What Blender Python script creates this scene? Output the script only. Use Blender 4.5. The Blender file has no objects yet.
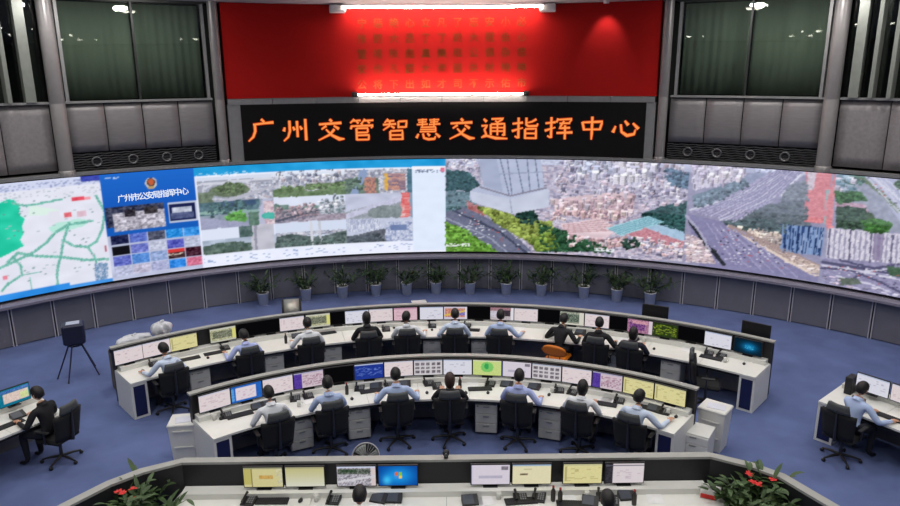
import bpy, math, random
import numpy as np
from math import sin, cos, radians, degrees, pi, atan2, hypot, sqrt
from mathutils import Vector, Matrix
random.seed(7)
rng = np.random.default_rng(11)
scene = bpy.context.scene
COL = scene.collection

# ------------------------------------------------------------------ camera
FPX, CAM_H, PITCH, YAW, ROLL = 703.0, 6.4, radians(14.6), radians(0.57), radians(0.33)
_f = Vector((sin(YAW)*cos(PITCH), cos(YAW)*cos(PITCH), -sin(PITCH)))
_r0 = Vector((cos(YAW), -sin(YAW), 0.0))
_u0 = _r0.cross(_f)
_r = _r0*cos(ROLL) - _u0*sin(ROLL)
_u = _r0*sin(ROLL) + _u0*cos(ROLL)
cam_data = bpy.data.cameras.new('camera')
cam = bpy.data.objects.new('camera', cam_data)
COL.objects.link(cam)
cam_data.sensor_width = 36.0
cam_data.lens = FPX/900.0*36.0
cam_data.clip_end = 200
cam.matrix_world = Matrix(((_r.x, _u.x, -_f.x, 0), (_r.y, _u.y, -_f.y, 0), (_r.z, _u.z, -_f.z, CAM_H), (0, 0, 0, 1)))
scene.camera = cam

# ------------------------------------------------------------------ world, exposure
world = bpy.data.worlds.new('world')
scene.world = world
world.use_nodes = True
world.node_tree.nodes['Background'].inputs[0].default_value = (0.5, 0.55, 0.65, 1)
world.node_tree.nodes['Background'].inputs[1].default_value = 0.05
vs = scene.view_settings
vs.view_transform = 'Standard'
vs.look = 'None'
vs.exposure = 0.0
vs.gamma = 1.0
vs.use_curve_mapping = False

# large ceiling panels of light (the hall's lamps; their lamp bodies are built with the ceiling)
CEIL_Z = 8.12
LIGHT_ROWS = [(0.5, 24), (4.5, 30), (8.5, 30), (12.5, 25), (15.5, 32)]       # y of each row of recessed lamps, watts; last row added to brighten wall and pots
def LAMP_X(y): return (-9, -5.4, -1.8, 1.8, 5.4, 9) if y < 15 else (-5.4, -1.8, 1.8, 5.4)  # the shorter row by the wall is added fill light
for (ly, lw) in LIGHT_ROWS:
    for lx in LAMP_X(ly):
        ld = bpy.data.lights.new('ceiling_lamp_light', 'AREA')
        ld.shape = 'DISK'; ld.size = 0.5; ld.energy = lw*1.65
        ld.color = (1.0, 0.97, 0.93)
        ld.spread = radians(150)
        lo = bpy.data.objects.new('ceiling_lamp_light', ld)
        lo.location = (lx, ly, CEIL_Z-0.16)
        COL.objects.link(lo)

WASH_T = [-57, -48, -39, -31, 31, 39.5, 48, 57]            # wall-washing lamps along the curved wall (degrees)
for wt in WASH_T:
    ld = bpy.data.lights.new('wall_washer_light', 'AREA')
    ld.shape = 'DISK'; ld.size = 0.3; ld.energy = 45; ld.color = (1.0, 0.96, 0.92)
    lo = bpy.data.objects.new('wall_washer_light', ld)
    lo.location = (13.1*sin(radians(wt)), 5.7+13.1*cos(radians(wt)), CEIL_Z-0.1)
    lo.rotation_euler = (radians(25), 0, -radians(wt))
    COL.objects.link(lo)

# ------------------------------------------------------------------ measuring the hall: everything is set out in rings about one centre
CY = 5.7                     # the hall's arc centre is at (0, CY)
RW = 14.6                    # radius of the curved front wall
def pol(r, th, z=0.0):
    a = radians(th); return Vector((r*sin(a), CY + r*cos(a), z))
def _ray(px, py): return _f + _r*((px-450)/FPX) + _u*((253-py)/FPX)
def at_z(px, py, z):
    d = _ray(px, py); t = (z-CAM_H)/d.z
    return Vector((0, 0, CAM_H)) + d*t
def on_ring(px, py, R):
    d = _ray(px, py); a = d.x*d.x+d.y*d.y; b = -2*d.y*CY; c = CY*CY-R*R
    t = (-b+sqrt(b*b-4*a*c))/(2*a)
    p = Vector((0, 0, CAM_H))+d*t
    return degrees(atan2(p.x, p.y-CY)), p.z
def ang(px, py, R): return on_ring(px, py, R)[0]
def polz(px, py, z):
    p = at_z(px, py, z); return hypot(p.x, p.y-CY), degrees(atan2(p.x, p.y-CY))

# ------------------------------------------------------------------ materials
def lin(c):
    return tuple(((v/255)/12.92 if v/255 <= 0.04045 else ((v/255+0.055)/1.055)**2.4) for v in c)
MATS = {}
def mat(name, rgb, rough=0.6, metal=0.0, var=0.06, scale=8.0, bump=0.0, bscale=60.0, spec=0.5, stretch=None):
    if name in MATS: return MATS[name]
    m = bpy.data.materials.new(name); m.use_nodes = True
    nt = m.node_tree; b = nt.nodes['Principled BSDF']
    tc = nt.nodes.new('ShaderNodeTexCoord')
    mp = nt.nodes.new('ShaderNodeMapping')
    if stretch: mp.inputs['Scale'].default_value = stretch
    nt.links.new(tc.outputs['Object'], mp.inputs['Vector'])
    n = nt.nodes.new('ShaderNodeTexNoise'); n.inputs['Scale'].default_value = scale; n.inputs['Detail'].default_value = 3
    nt.links.new(mp.outputs['Vector'], n.inputs['Vector'])
    r = nt.nodes.new('ShaderNodeValToRGB'); c = lin(rgb)
    r.color_ramp.elements[0].position = 0.3; r.color_ramp.elements[1].position = 0.7
    r.color_ramp.elements[0].color = tuple(v*(1-var) for v in c)+(1,)
    r.color_ramp.elements[1].color = tuple(min(1, v*(1+var)) for v in c)+(1,)
    nt.links.new(n.outputs['Fac'], r.inputs['Fac'])
    nt.links.new(r.outputs['Color'], b.inputs['Base Color'])
    b.inputs['Roughness'].default_value = rough; b.inputs['Metallic'].default_value = metal
    b.inputs['Specular IOR Level'].default_value = spec
    if bump:
        n2 = nt.nodes.new('ShaderNodeTexNoise'); n2.inputs['Scale'].default_value = bscale
        nt.links.new(mp.outputs['Vector'], n2.inputs['Vector'])
        bp = nt.nodes.new('ShaderNodeBump'); bp.inputs['Strength'].default_value = bump; bp.inputs['Distance'].default_value = 0.02
        nt.links.new(n2.outputs['Fac'], bp.inputs['Height']); nt.links.new(bp.outputs['Normal'], b.inputs['Normal'])
    MATS[name] = m
    return m
def emit(name, rgb, strength=1.0, sampling='AUTO'):
    if name in MATS: return MATS[name]
    m = bpy.data.materials.new(name); m.use_nodes = True
    nt = m.node_tree; nt.nodes.clear()
    e = nt.nodes.new('ShaderNodeEmission'); o = nt.nodes.new('ShaderNodeOutputMaterial')
    e.inputs[0].default_value = lin(rgb)+(1,); e.inputs[1].default_value = strength
    nt.links.new(e.outputs[0], o.inputs[0])
    m.cycles.emission_sampling = sampling
    MATS[name] = m
    return m
def screen_mat(name, strength=1.0, sampling='NONE'):
    if name in MATS: return MATS[name]
    m = bpy.data.materials.new(name); m.use_nodes = True
    nt = m.node_tree; nt.nodes.clear()
    a = nt.nodes.new('ShaderNodeAttribute'); a.attribute_name = 'picture'
    e = nt.nodes.new('ShaderNodeEmission'); o = nt.nodes.new('ShaderNodeOutputMaterial')
    e.inputs[1].default_value = strength
    nt.links.new(a.outputs['Color'], e.inputs[0]); nt.links.new(e.outputs[0], o.inputs[0])
    m.cycles.emission_sampling = sampling
    MATS[name] = m
    return m
def glass_mat(name, rgb, gloss=0.18):
    m = bpy.data.materials.new(name); m.use_nodes = True
    nt = m.node_tree; nt.nodes.clear()
    t = nt.nodes.new('ShaderNodeBsdfTransparent'); g = nt.nodes.new('ShaderNodeBsdfGlossy'); mx = nt.nodes.new('ShaderNodeMixShader')
    lw_ = nt.nodes.new('ShaderNodeLayerWeight'); lw_.inputs[0].default_value = 0.5
    pw = nt.nodes.new('ShaderNodeMath'); pw.operation = 'POWER'; pw.inputs[1].default_value = 5.0; nt.links.new(lw_.outputs['Facing'], pw.inputs[0])
    fr = nt.nodes.new('ShaderNodeMath'); fr.operation = 'MULTIPLY_ADD'; fr.inputs[1].default_value = 0.8; fr.inputs[2].default_value = gloss; nt.links.new(pw.outputs[0], fr.inputs[0])
    o = nt.nodes.new('ShaderNodeOutputMaterial')
    t.inputs[0].default_value = lin(rgb)+(1,); g.inputs['Roughness'].default_value = 0.02
    nt.links.new(fr.outputs[0], mx.inputs[0]); nt.links.new(t.outputs[0], mx.inputs[1]); nt.links.new(g.outputs[0], mx.inputs[2])
    nt.links.new(mx.outputs[0], o.inputs[0])
    return m

# ------------------------------------------------------------------ mesh collecting
class MB:
    def __init__(s): s.v = []; s.f = []; s.mi = []; s.sm = []
    def add(s, vs, fs, mi=0, smooth=False):
        o = len(s.v); s.v += [tuple(v) for v in vs]
        for f in fs: s.f.append(tuple(i+o for i in f)); s.mi.append(mi); s.sm.append(smooth)
        return s
    def hexa(s, p, mi=0, smooth=False):      # 8 corners: bottom ccw, top ccw
        return s.add(p, [(3, 2, 1, 0), (4, 5, 6, 7), (0, 1, 5, 4), (1, 2, 6, 5), (2, 3, 7, 6), (3, 0, 4, 7)], mi, smooth)
    def box(s, c, d, rz=0.0, rx=0.0, mi=0, ch=0.0):
        hx, hy, hz = d[0]/2, d[1]/2, d[2]/2
        M = Matrix.Rotation(rz, 3, 'Z') @ Matrix.Rotation(rx, 3, 'X')
        cv = Vector(c)
        if ch > 0:
            ch = min(ch, hx*.9, hy*.9, hz*.9)
            vs, idx = [], {}
            for sx in (-1, 1):
                for sy in (-1, 1):
                    for sz in (-1, 1):
                        for k in range(3):
                            p = [sx*hx, sy*hy, sz*hz]
                            for j in range(3):
                                if j != k: p[j] -= (1 if p[j] > 0 else -1)*ch
                            idx[(sx, sy, sz, k)] = len(vs); vs.append(cv + M @ Vector(p))
            fs = []
            def q(a, b, c_, d_): fs.append((a, b, c_, d_))
            for k in range(3):
                i, j = (k+1) % 3, (k+2) % 3
                for sk in (-1, 1):
                    def key(a, b):
                        t = [0, 0, 0]; t[k] = sk; t[i] = a; t[j] = b; return idx[(t[0], t[1], t[2], k)]
                    l = [key(-1, -1), key(1, -1), key(1, 1), key(-1, 1)]
                    q(*(l if sk > 0 else l[::-1]))
                # chamfer strips along axis k
                for a in (-1, 1):
                    for b in (-1, 1):
                        def key2(e, kk):
                            t = [0, 0, 0]; t[k] = e; t[i] = a; t[j] = b; return idx[(t[0], t[1], t[2], kk)]
                        l = [key2(-1, i), key2(1, i), key2(1, j), key2(-1, j)]
                        q(*(l[::-1] if a*b > 0 else l))
            for sx in (-1, 1):
                for sy in (-1, 1):
                    for sz in (-1, 1):
                        l = [idx[(sx, sy, sz, 0)], idx[(sx, sy, sz, 1)], idx[(sx, sy, sz, 2)]]
                        fs.append(tuple(l if sx*sy*sz > 0 else l[::-1]))
            return s.add(vs, fs, mi)
        pts = [(-hx, -hy, -hz), (hx, -hy, -hz), (hx, hy, -hz), (-hx, hy, -hz), (-hx, -hy, hz), (hx, -hy, hz), (hx, hy, hz), (-hx, hy, hz)]
        return s.hexa([cv + M @ Vector(p) for p in pts], mi)
    def tube(s, path, rad, n=8, mi=0, cap=True, smooth=True):
        path = [Vector(p) for p in path]; rings = []
        rr = rad if isinstance(rad, (list, tuple)) else [rad]*len(path)
        up = None
        for i, p in enumerate(path):
            d = (path[min(i+1, len(path)-1)] - path[max(i-1, 0)]).normalized()
            if up is None:
                up = Vector((0, 0, 1)) if abs(d.z) < 0.9 else Vector((0, 1, 0))
            x = d.cross(up).normalized(); y = x.cross(d).normalized(); up = y
            rings.append([p + x*rr[i]*cos(2*pi*k/n) + y*rr[i]*sin(2*pi*k/n) for k in range(n)])
        vs = [v for r in rings for v in r]; fs = []
        for i in range(len(path)-1):
            for k in range(n):
                fs.append((i*n+k, i*n+(k+1) % n, (i+1)*n+(k+1) % n, (i+1)*n+k))
        fs = [f[::-1] for f in fs]
        s.add(vs, fs, mi, smooth)
        if cap:
            s.add(rings[0], [tuple(range(n))], mi); s.add(rings[-1], [tuple(range(n))[::-1]], mi)
        return s
    def lathe(s, prof, c=(0, 0, 0), n=16, mi=0, smooth=True, M=None):
        cv = Vector(c); vs = []; M = M or Matrix.Identity(3)
        for (r, z) in prof:
            for k in range(n):
                vs.append(cv + M @ Vector((r*cos(2*pi*k/n), r*sin(2*pi*k/n), z)))
        fs = []
        for i in range(len(prof)-1):
            for k in range(n):
                fs.append((i*n+k, i*n+(k+1) % n, (i+1)*n+(k+1) % n, (i+1)*n+k))
        s.add(vs, fs, mi, smooth)
        return s
    def ball(s, c, rad, nu=12, nv=8, mi=0, M=None):
        rx, ry, rz = rad if isinstance(rad, (list, tuple)) else (rad, rad, rad)
        M = M or Matrix.Identity(3); cv = Vector(c); vs = []
        for j in range(nv+1):
            a = pi*j/nv
            for k in range(nu):
                vs.append(cv + M @ Vector((rx*sin(a)*cos(2*pi*k/nu), ry*sin(a)*sin(2*pi*k/nu), -rz*cos(a))))
        fs = []
        for j in range(nv):
            for k in range(nu):
                fs.append((j*nu+k, j*nu+(k+1) % nu, (j+1)*nu+(k+1) % nu, (j+1)*nu+k))
        return s.add(vs, fs, mi, True)
    def sheet(s, fn, nu, nv, th, mi=0, smooth=True):      # slab of thickness th around surface fn(u,v)
        P = [[Vector(fn(i/nu, j/nv)) for i in range(nu+1)] for j in range(nv+1)]
        A, B = [], []
        for j in range(nv+1):
            for i in range(nu+1):
                du = P[j][min(i+1, nu)]-P[j][max(i-1, 0)]; dv = P[min(j+1, nv)][i]-P[max(j-1, 0)][i]
                n = du.cross(dv); n = n.normalized() if n.length > 1e-9 else Vector((0, 0, 1))
                A.append(P[j][i]+n*th/2); B.append(P[j][i]-n*th/2)
        N = nu+1; off = len(A); fs = []
        for j in range(nv):
            for i in range(nu):
                a = j*N+i; fs.append((a, a+1, a+1+N, a+N)); fs.append((off+a, off+a+N, off+a+1+N, off+a+1))
        for i in range(nu):
            fs.append((i, off+i, off+i+1, i+1)); a = nv*N+i; fs.append((a, a+1, off+a+1, off+a))
        for j in range(nv):
            a = j*N; fs.append((a, a+N, off+a+N, off+a)); a = j*N+nu; fs.append((a, off+a, off+a+N, a+N))
        return s.add(A+B, fs, mi, smooth)
    def arc(s, r0, r1, z0, z1, t0, t1, n=None, mi=0, z0b=None, z1b=None):   # closed block between two radii (z0b/z1b: heights at outer radius)
        n = n or max(1, int(abs(t1-t0)/2.0+0.5))
        z0b = z0 if z0b is None else z0b; z1b = z1 if z1b is None else z1b
        vs = []
        for i in range(n+1):
            t = t0+(t1-t0)*i/n
            vs += [pol(r0, t, z0), pol(r1, t, z0b), pol(r1, t, z1b), pol(r0, t, z1)]
        fs = []
        for i in range(n):
            a = i*4; b = a+4
            for k in range(4):
                fs.append((a+k, a+(k+1) % 4, b+(k+1) % 4, b+k))
        fs.append((0, 3, 2, 1)); e = n*4; fs.append((e, e+1, e+2, e+3))
        return s.add(vs, [f[::-1] for f in fs], mi)
    def prism(s, poly, z0, z1, mi=0):
        n = len(poly); vs = [(x, y, z0) for x, y in poly]+[(x, y, z1) for x, y in poly]
        fs = [tuple(range(n))[::-1], tuple(range(n, 2*n))]+[(i, (i+1) % n, n+(i+1) % n, n+i) for i in range(n)]
        return s.add(vs, fs, mi)
    def mesh(s, name, mats, loc=None):
        me = bpy.data.meshes.new(name)
        v = s.v
        if loc is not None: v = [(a[0]-loc[0], a[1]-loc[1], a[2]-loc[2]) for a in v]
        me.from_pydata(v, [], s.f)
        mats = mats if isinstance(mats, (list, tuple)) else [mats]
        for m in mats: me.materials.append(m)
        me.polygons.foreach_set('material_index', s.mi)
        me.polygons.foreach_set('use_smooth', s.sm)
        me.update()
        return me
    def build(s, name, mats, parent=None, world=False):
        """link as one object; world=True: the coordinates are in the hall, shift them into the (unrotated) parent"""
        loc = parent.location if (world and parent is not None) else None
        return link(name, s.mesh(name, mats, loc), parent)
def link(name, me, parent=None):
    o = bpy.data.objects.new(name, me); COL.objects.link(o)
    if parent is not None: o.parent = parent
    return o
def box(name, c, d, m, parent=None, **k): return MB().box(c, d, **k).build(name, m, parent)
LABELS = {}
def tag(o, label, cat, group=None, kind=None):
    o['label'] = label; o['category'] = cat
    if group: o['group'] = group
    if kind: o['kind'] = kind
    LABELS.setdefault(label, []).append(o.name)
    return o
def thing(name, label, cat, loc=(0, 0, 0), rz=0.0, group=None):
    o = bpy.data.objects.new(name, None); COL.objects.link(o)
    o.empty_display_size = 0.1
    o.location = loc; o.rotation_euler = (0, 0, rz)
    return tag(o, label, cat, group)
def struct(o, label=None):
    o['kind'] = 'structure'
    if label: o['label'] = label
    return o
def sempty(name, loc, label):
    o = bpy.data.objects.new(name, None); COL.objects.link(o); o.location = loc; o.empty_display_size = 0.1
    return struct(o, label)
ORD = ['first', 'second', 'third', 'fourth', 'fifth', 'sixth', 'seventh', 'eighth', 'ninth', 'tenth', 'eleventh', 'twelfth', 'thirteenth', 'fourteenth',
       'fifteenth', 'sixteenth', 'seventeenth', 'eighteenth', 'nineteenth', 'twentieth', 'twenty-first', 'twenty-second', 'twenty-third', 'twenty-fourth',
       'twenty-fifth', 'twenty-sixth', 'twenty-seventh', 'twenty-eighth']

# ------------------------------------------------------------------ shared materials
M_carpet = mat('blue_carpet', (94, 107, 150), 0.95, var=0.14, scale=1.3, bump=0.35, bscale=160, spec=0.1)
M_lower = mat('dark_grey_panel', (112, 112, 122), 0.6, var=0.05, scale=3)
M_rib = mat('rib_metal', (188, 186, 192), 0.5, 0.1)
M_sill = mat('sill_grey', (128, 124, 140), 0.5)
M_clad = mat('brushed_cladding', (124, 121, 122), 0.5, 0.25, var=0.07, scale=4, stretch=(1, 1, 6))
M_stone = mat('speckled_cladding', (126, 122, 123), 0.65, 0.1, var=0.10, scale=14)
M_pillar = mat('pillar_metal', (136, 133, 133), 0.4, 0.35, var=0.04)
M_frame = mat('window_frame_metal', (140, 140, 140), 0.45, 0.4)
M_darkframe = mat('dark_mullion', (40, 42, 42), 0.5, 0.3)
M_black = mat('black_plastic', (22, 22, 25), 0.5)
M_dark = mat('dark_panel', (26, 26, 30), 0.55)
M_white = mat('white_laminate', (222, 222, 216), 0.45, var=0.02)
M_whiteb = mat('white_plastic', (214, 214, 210), 0.5, var=0.03)
M_grey = mat('grey_metal', (150, 150, 150), 0.4, 0.4)
M_redwall = mat('red_felt', (162, 22, 20), 0.8, var=0.03, spec=0.1)
M_gold = mat('gold_metal', (138, 70, 28), 0.4, 0.6, var=0.08)
M_ceil = mat('ceiling_paint', (170, 170, 172), 0.9)
M_hall = mat('hall_wall_paint', (120, 120, 122), 0.85)
M_curtain = mat('curtain_cloth', (122, 128, 122), 0.9, var=0.12, scale=1.5, stretch=(1, 1, 0.15))
M_void = mat('dark_backing', (30, 32, 32), 0.8)

# ------------------------------------------------------------------ shell of the hall
fl = MB()
n = 48
ring = [(16.0*sin(radians(-90+180*i/n)), CY+16.0*cos(radians(-90+180*i/n))) for i in range(n+1)]
poly = ring+[(16.0, -6.0), (-16.0, -6.0)]
poly = poly[::-1]
fl.prism(poly, -0.2, 0.0)
struct(fl.build('floor', M_carpet), 'blue violet carpeted floor of the control hall')
struct(MB().prism(poly, CEIL_Z, CEIL_Z+0.2).build('ceiling', M_ceil), 'pale grey ceiling of the control hall')
wl = MB(); wl.box((-15.1, -0.2, 4), (0.2, 11.8, 8.1)); struct(wl.build('wall_left', M_hall), 'grey left side wall of the hall')
wl = MB(); wl.box((15.1, -0.2, 4), (0.2, 11.8, 8.1)); struct(wl.build('wall_right', M_hall), 'grey right side wall of the hall')
wl = MB(); wl.box((0, -6.0, 4), (30, 0.2, 8.1)); struct(wl.build('wall_back', M_hall), 'grey back wall behind the viewer')
WF = sempty('wall_front', (0, CY+RW, 0), 'curved front wall clad in grey panels behind the video wall')
wb = MB(); wb.arc(15.15, 15.3, 0, CEIL_Z, -90, 90, 90)
wb.build('backing', M_void, WF, True)

SCR_Z0, SCR_Z1 = 1.19, 3.93
J0, JS = -1.75, 3.62        # joints of the lower panelling (degrees)
for k in range(-18, 19):
    t = J0+k*JS
    MB().arc(14.6, 14.72, 0.02, 0.99, t+0.06, t+JS-0.06, 2).build('panel', M_lower, WF, True)
    for d in (-0.12, 0.12):
        MB().arc(14.575, 14.66, 0.0, 0.99, t+d-0.05, t+d+0.05, 1).build('rib', M_rib, WF, True)
# sill under the screen, slanting back
MB().arc(14.36, 14.8, 1.0, 1.06, -66, 66, 66, z0b=0.94, z1b=1.2).build('sill', M_sill, WF, True)
# ledge above the screen
MB().arc(14.46, 14.9, 3.955, 4.03, -66, 66, 66).build('ledge', M_frame, WF, True)

bays = {'left': (-38.05, -24.45), 'right': (24.5, 38.75)}
def clad(t0, t1, n_, z0, z1, m, bulge=True):
    w = (t1-t0)/n_
    for i in range(n_):
        a, b = t0+i*w+0.05, t0+(i+1)*w-0.05
        def fn(u, v):
            z = z0+(z1-z0)*v
            out = 0.0 if not bulge else 0.05*sin(pi*v)
            return pol(14.64-out, a+(b-a)*u, z)
        MB().sheet(fn, 4, 6, 0.05).build('cladding_panel', m, WF, True)
clad(-38.05, -24.45, 4, 4.50, 5.66, M_clad)
clad(24.5, 38.75, 4, 4.50, 5.66, M_clad)
clad(-64, -39.3, 6, 4.1, 5.66, M_stone, False)
clad(40.1, 65, 6, 4.1, 5.66, M_stone, False)
# rails under the windows, and around the sign
for (a, b) in ((-38.05, -24.45), (24.5, 38.75), (-64, -39.3), (40.1, 65)):
    MB().arc(14.54, 14.8, 5.67, 5.72, a, b).build('rail', M_frame, WF, True)
    MB().arc(14.58, 14.8, 8.05, 8.11, a, b).build('rail', M_darkframe, WF, True)
for i in range(10):
    w = 46.0/10; a = -23.0+i*w
    MB().arc(14.5, 14.8, 5.53, 5.68, a+0.03, a+w-0.03).build('rail', M_frame, WF, True)
for (a, b) in ((-23.05, -21.75), (22.15, 23.1)):
    MB().arc(14.52, 14.8, 4.03, 5.53, a, b, 1).build('cladding_panel', M_frame, WF, True)

# pillars
def pillar(t, w, rad, label):
    o = sempty('pillar', pol(rad, t, 0), label)
    p0 = pol(rad, t)
    m = MB(); m.lathe([(w, 3.95), (w, 5.66), (w*0.96, 5.68), (w, 5.70), (w, 8.12)], (p0.x, p0.y, 0), 20)
    m.build('shaft', M_pillar, o, True)
    m = MB(); m.lathe([(w*1.12, 3.95), (w*1.12, 4.08), (w, 4.10)], (p0.x, p0.y, 0), 20); m.build('foot_collar', M_pillar, o, True)
    return o
pillar(-38.65, 0.17, 14.55, 'round grey pillar left of the left windows, by the fins')
pillar(-23.75, 0.125, 14.55, 'slim grey pillar at the left edge of the red panel')
pillar(23.8, 0.125, 14.55, 'slim grey pillar at the right edge of the red panel')
pillar(39.4, 0.17, 14.55, 'round grey pillar right of the right windows, by the fins')

# windows of the two bays: frame, two panes, curtains behind
M_glass = glass_mat('window_glass', (226, 232, 226), 0.06)
def window(nm, t0, t1, tm, side):
    w = sempty(nm, pol(14.66, (t0+t1)/2, 5.72), f'dark tinted {side} observation window in two panes')
    for t in (t0, t1):
        MB().arc(14.58, 14.78, 5.72, 8.05, t-0.14, t+0.14, 1).build('frame', M_frame, w, True)
    MB().arc(14.6, 14.76, 5.72, 8.05, tm-0.09, tm+0.09, 1).build('mullion', M_darkframe, w, True)
    for (a, b) in ((t0+.16, tm-.1), (tm+.1, t1-.16)):
        MB().arc(14.66, 14.68, 5.73, 8.04, a, b, 6).build('pane', M_glass, w, True)
    for (a, b, lab) in ((t0+.3, tm-.05, 'outer'), (tm+.05, t1-.3, 'inner')):
        lf = lab if side == 'left' else ('inner' if lab == 'outer' else 'outer')
        def fn(u, v):
            return pol(14.9+0.010*sin(u*52)+0.012*sin(u*17+1), a+(b-a)*u, 5.74+2.28*v)
        c = MB().sheet(fn, 72, 2, 0.012).build('curtain', M_curtain)
        tag(c, f'grey green curtain behind the {lf} pane of the {side} window', 'curtain', 'curtains behind the windows')
window('window_1', -37.7, -24.75, -31.25, 'left')
window('window_2', 24.95, 38.4, 31.6, 'right')
# finned windows beyond the outer pillars
M_fin = mat('pale_fin_metal', (124, 128, 122), 0.4, 0.3)
def fins(nm, t0, t1, sgn, first, step, cnt, side):
    w = sempty(nm, pol(14.66, (t0+t1)/2, 5.72), f'tall finned dark window beyond the {side} round pillar')
    MB().arc(14.8, 14.82, 5.72, 8.05, t0, t1, 10).build('pane', M_glass, w, True)
    MB().arc(14.5, 14.8, 5.72, 8.05, first[0]-first[1], first[0]+first[1], 1).build('fin', M_fin, w, True)
    for k in range(cnt):
        t = first[0]+sgn*step*(k+1)
        MB().arc(14.42, 14.8, 5.72, 8.05, t-0.17, t+0.17, 1).build('fin', M_fin, w, True)
fins('window_3', -64, -39.3, -1, (-40.75, 0.42), 1.75, 10, 'left')
fins('window_4', 40.1, 65, 1, (41.15, 0.40), 1.45, 14, 'right')

# air vents under the cladding, with round jet nozzles
M_vent = mat('vent_dark', (34, 34, 36), 0.6)
M_slat = mat('vent_slat', (92, 92, 94), 0.45, 0.4)
def vent(t0, t1, noz, side):
    v = thing('air_vent', f'dark slatted air vent with round nozzles under the {side} cladding panels', 'air vent', pol(14.66, (t0+t1)/2, 4.05), group='air vents')
    MB().arc(14.72, 14.8, 4.04, 4.48, t0, t1).build('duct_back', M_vent, v, True)
    g = MB()
    for r_ in range(7):
        z = 4.07+r_*0.06
        nseg = 40
        for i in range(nseg):
            a = t0+(t1-t0)*i/nseg; b = t0+(t1-t0)*(i+1)/nseg
            za, zb = z+0.012*sin(i*1.9+r_), z+0.012*sin((i+1)*1.9+r_)
            p = []
            for (rr, dz) in ((14.62, 0), (14.72, 0.0), (14.72, 0.014), (14.62, 0.014)):
                p.append((rr, dz))
            q = [pol(p[0][0], a, za), pol(p[0][0], b, zb), pol(p[1][0], b, zb), pol(p[1][0], a, za),
                 pol(p[3][0], a, za+.016), pol(p[3][0], b, zb+.016), pol(p[2][0], b, zb+.016), pol(p[2][0], a, za+.016)]
            g.hexa(q)
    go = g.build('grille', M_slat, v, True); go['kind'] = 'stuff'
    for t in noz:
        c = pol(14.6, t, 4.25); Mx = Matrix.Rotation(-radians(t), 3, 'Z') @ Matrix.Rotation(pi/2, 3, 'X')
        m = MB(); m.lathe([(0.085, -0.1), (0.125, -0.02), (0.125, 0.03), (0.095, 0.03), (0.075, -0.04)], c, 18, M=Mx)
        no = m.build('nozzle', M_slat, v, True)
        m = MB(); m.lathe([(0.0, -0.03), (0.075, -0.04)], c, 18, M=Mx); m.build('nozzle_core', M_vent, no).location = (-v.location.x, -v.location.y, -v.location.z)
vent(-38.0, -24.5, [-35.9, -32.6, -29.4, -26.3], 'left')
vent(24.5, 38.7, [26.6, 29.5, 32.7, 35.9], 'right')

# ------------------------------------------------------------------ red panel with an inscription, lit by two strip lights
rw = MB(); rw.arc(14.56, 14.8, 5.69, 8.11, -23.0, 23.1, 46)
ro = rw.build('wall_red', M_redwall); struct(ro, 'deep red felt wall panel above the lettered sign')
INS = thing('wall_inscription', 'rows of raised gilt characters on the lit red panel', 'inscription', pol(14.55, 0, 5.8))
ROWS = ['宁惩艳心立凡了忘安小必', '怅奶大丞了了的大冠会心', '堂将秋彪真美和公保杂忠', '安作凡图大海固关时特神', '公将下出如才司不示佑市']
def glyph_mesh(ch, size, ext):
    c = bpy.data.curves.new('glyph', 'FONT'); c.body = ch; c.size = size; c.extrude = ext; c.align_x = 'CENTER'; c.resolution_u = 2
    c.offset = 0.003
    return c
_gl = []
for j, row in enumerate(ROWS):
    for i, ch in enumerate(row):
        px = 362+i*15.95; py = 21+j*15.3+ (2.0-i*0.2)
        t, z = on_ring(px, py+0.5, 14.54)
        o = bpy.data.objects.new('character', glyph_mesh(ch, 0.275, 0.003)); COL.objects.link(o)
        _gl.append((o, t, z-0.10))
_tx = []
def text_obj(s, size, ext):
    o = bpy.data.objects.new('text', glyph_mesh(s, size, ext)); COL.objects.link(o); return o
page_title = [text_obj(ch, 0.205, 0.001) for ch in '广州市公安局指挥中心']
bpy.context.view_layer.update()
_dg = bpy.context.evaluated_depsgraph_get()
def to_mesh(o):
    me = bpy.data.meshes.new_from_object(o.evaluated_get(_dg)); c = o.data
    bpy.data.objects.remove(o); bpy.data.curves.remove(c)
    return me
for (o, t, z) in _gl:
    me = to_mesh(o)
    me.transform(Matrix.Rotation(pi/2, 4, 'X'))
    me.materials.clear(); me.materials.append(M_gold)
    q = link('character', me, INS)
    q.location = pol(14.556, t, z)-INS.location; q.rotation_euler = (0, 0, -radians(t))
page_meshes = [to_mesh(o) for o in page_title]

M_tube = emit('strip_tube_light', (255, 236, 224), 66.0)
def strip(t0, t1, z, label, up):
    s = thing('strip_light', label, 'light', pol(14.2, (t0+t1)/2, z), group='strip lights of the red panel')
    MB().arc(14.16, 14.22, z-0.02, z+0.02, t0, t1).build('tube', M_tube, s, True)
    MB().arc(14.08, 14.24, z-0.05*up-0.02, z-0.05*up+0.02, t0-0.1, t1+0.1).build('tray', M_whiteb, s, True)
    return s
s1 = strip(-10.6, 10.9, 8.02, 'long white strip light along the top of the red panel', -1)
for t in (-11.1, 11.4):
    m = MB(); p = pol(14.36, t, 7.99); m.box(p, (0.42, 0.36, 0.2), rz=-radians(t), ch=0.02); m.build('end_box', M_whiteb, s1, True)
s2 = strip(-9.3, 9.0, 5.76, 'long white strip light along the foot of the red panel', 1)
for t in (-9.6, 9.3):
    m = MB(); p = pol(14.36, t, 5.76); m.box(p, (0.16, 0.36, 0.12), rz=-radians(t), ch=0.01); m.build('end_box', M_darkframe, s2, True)
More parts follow.
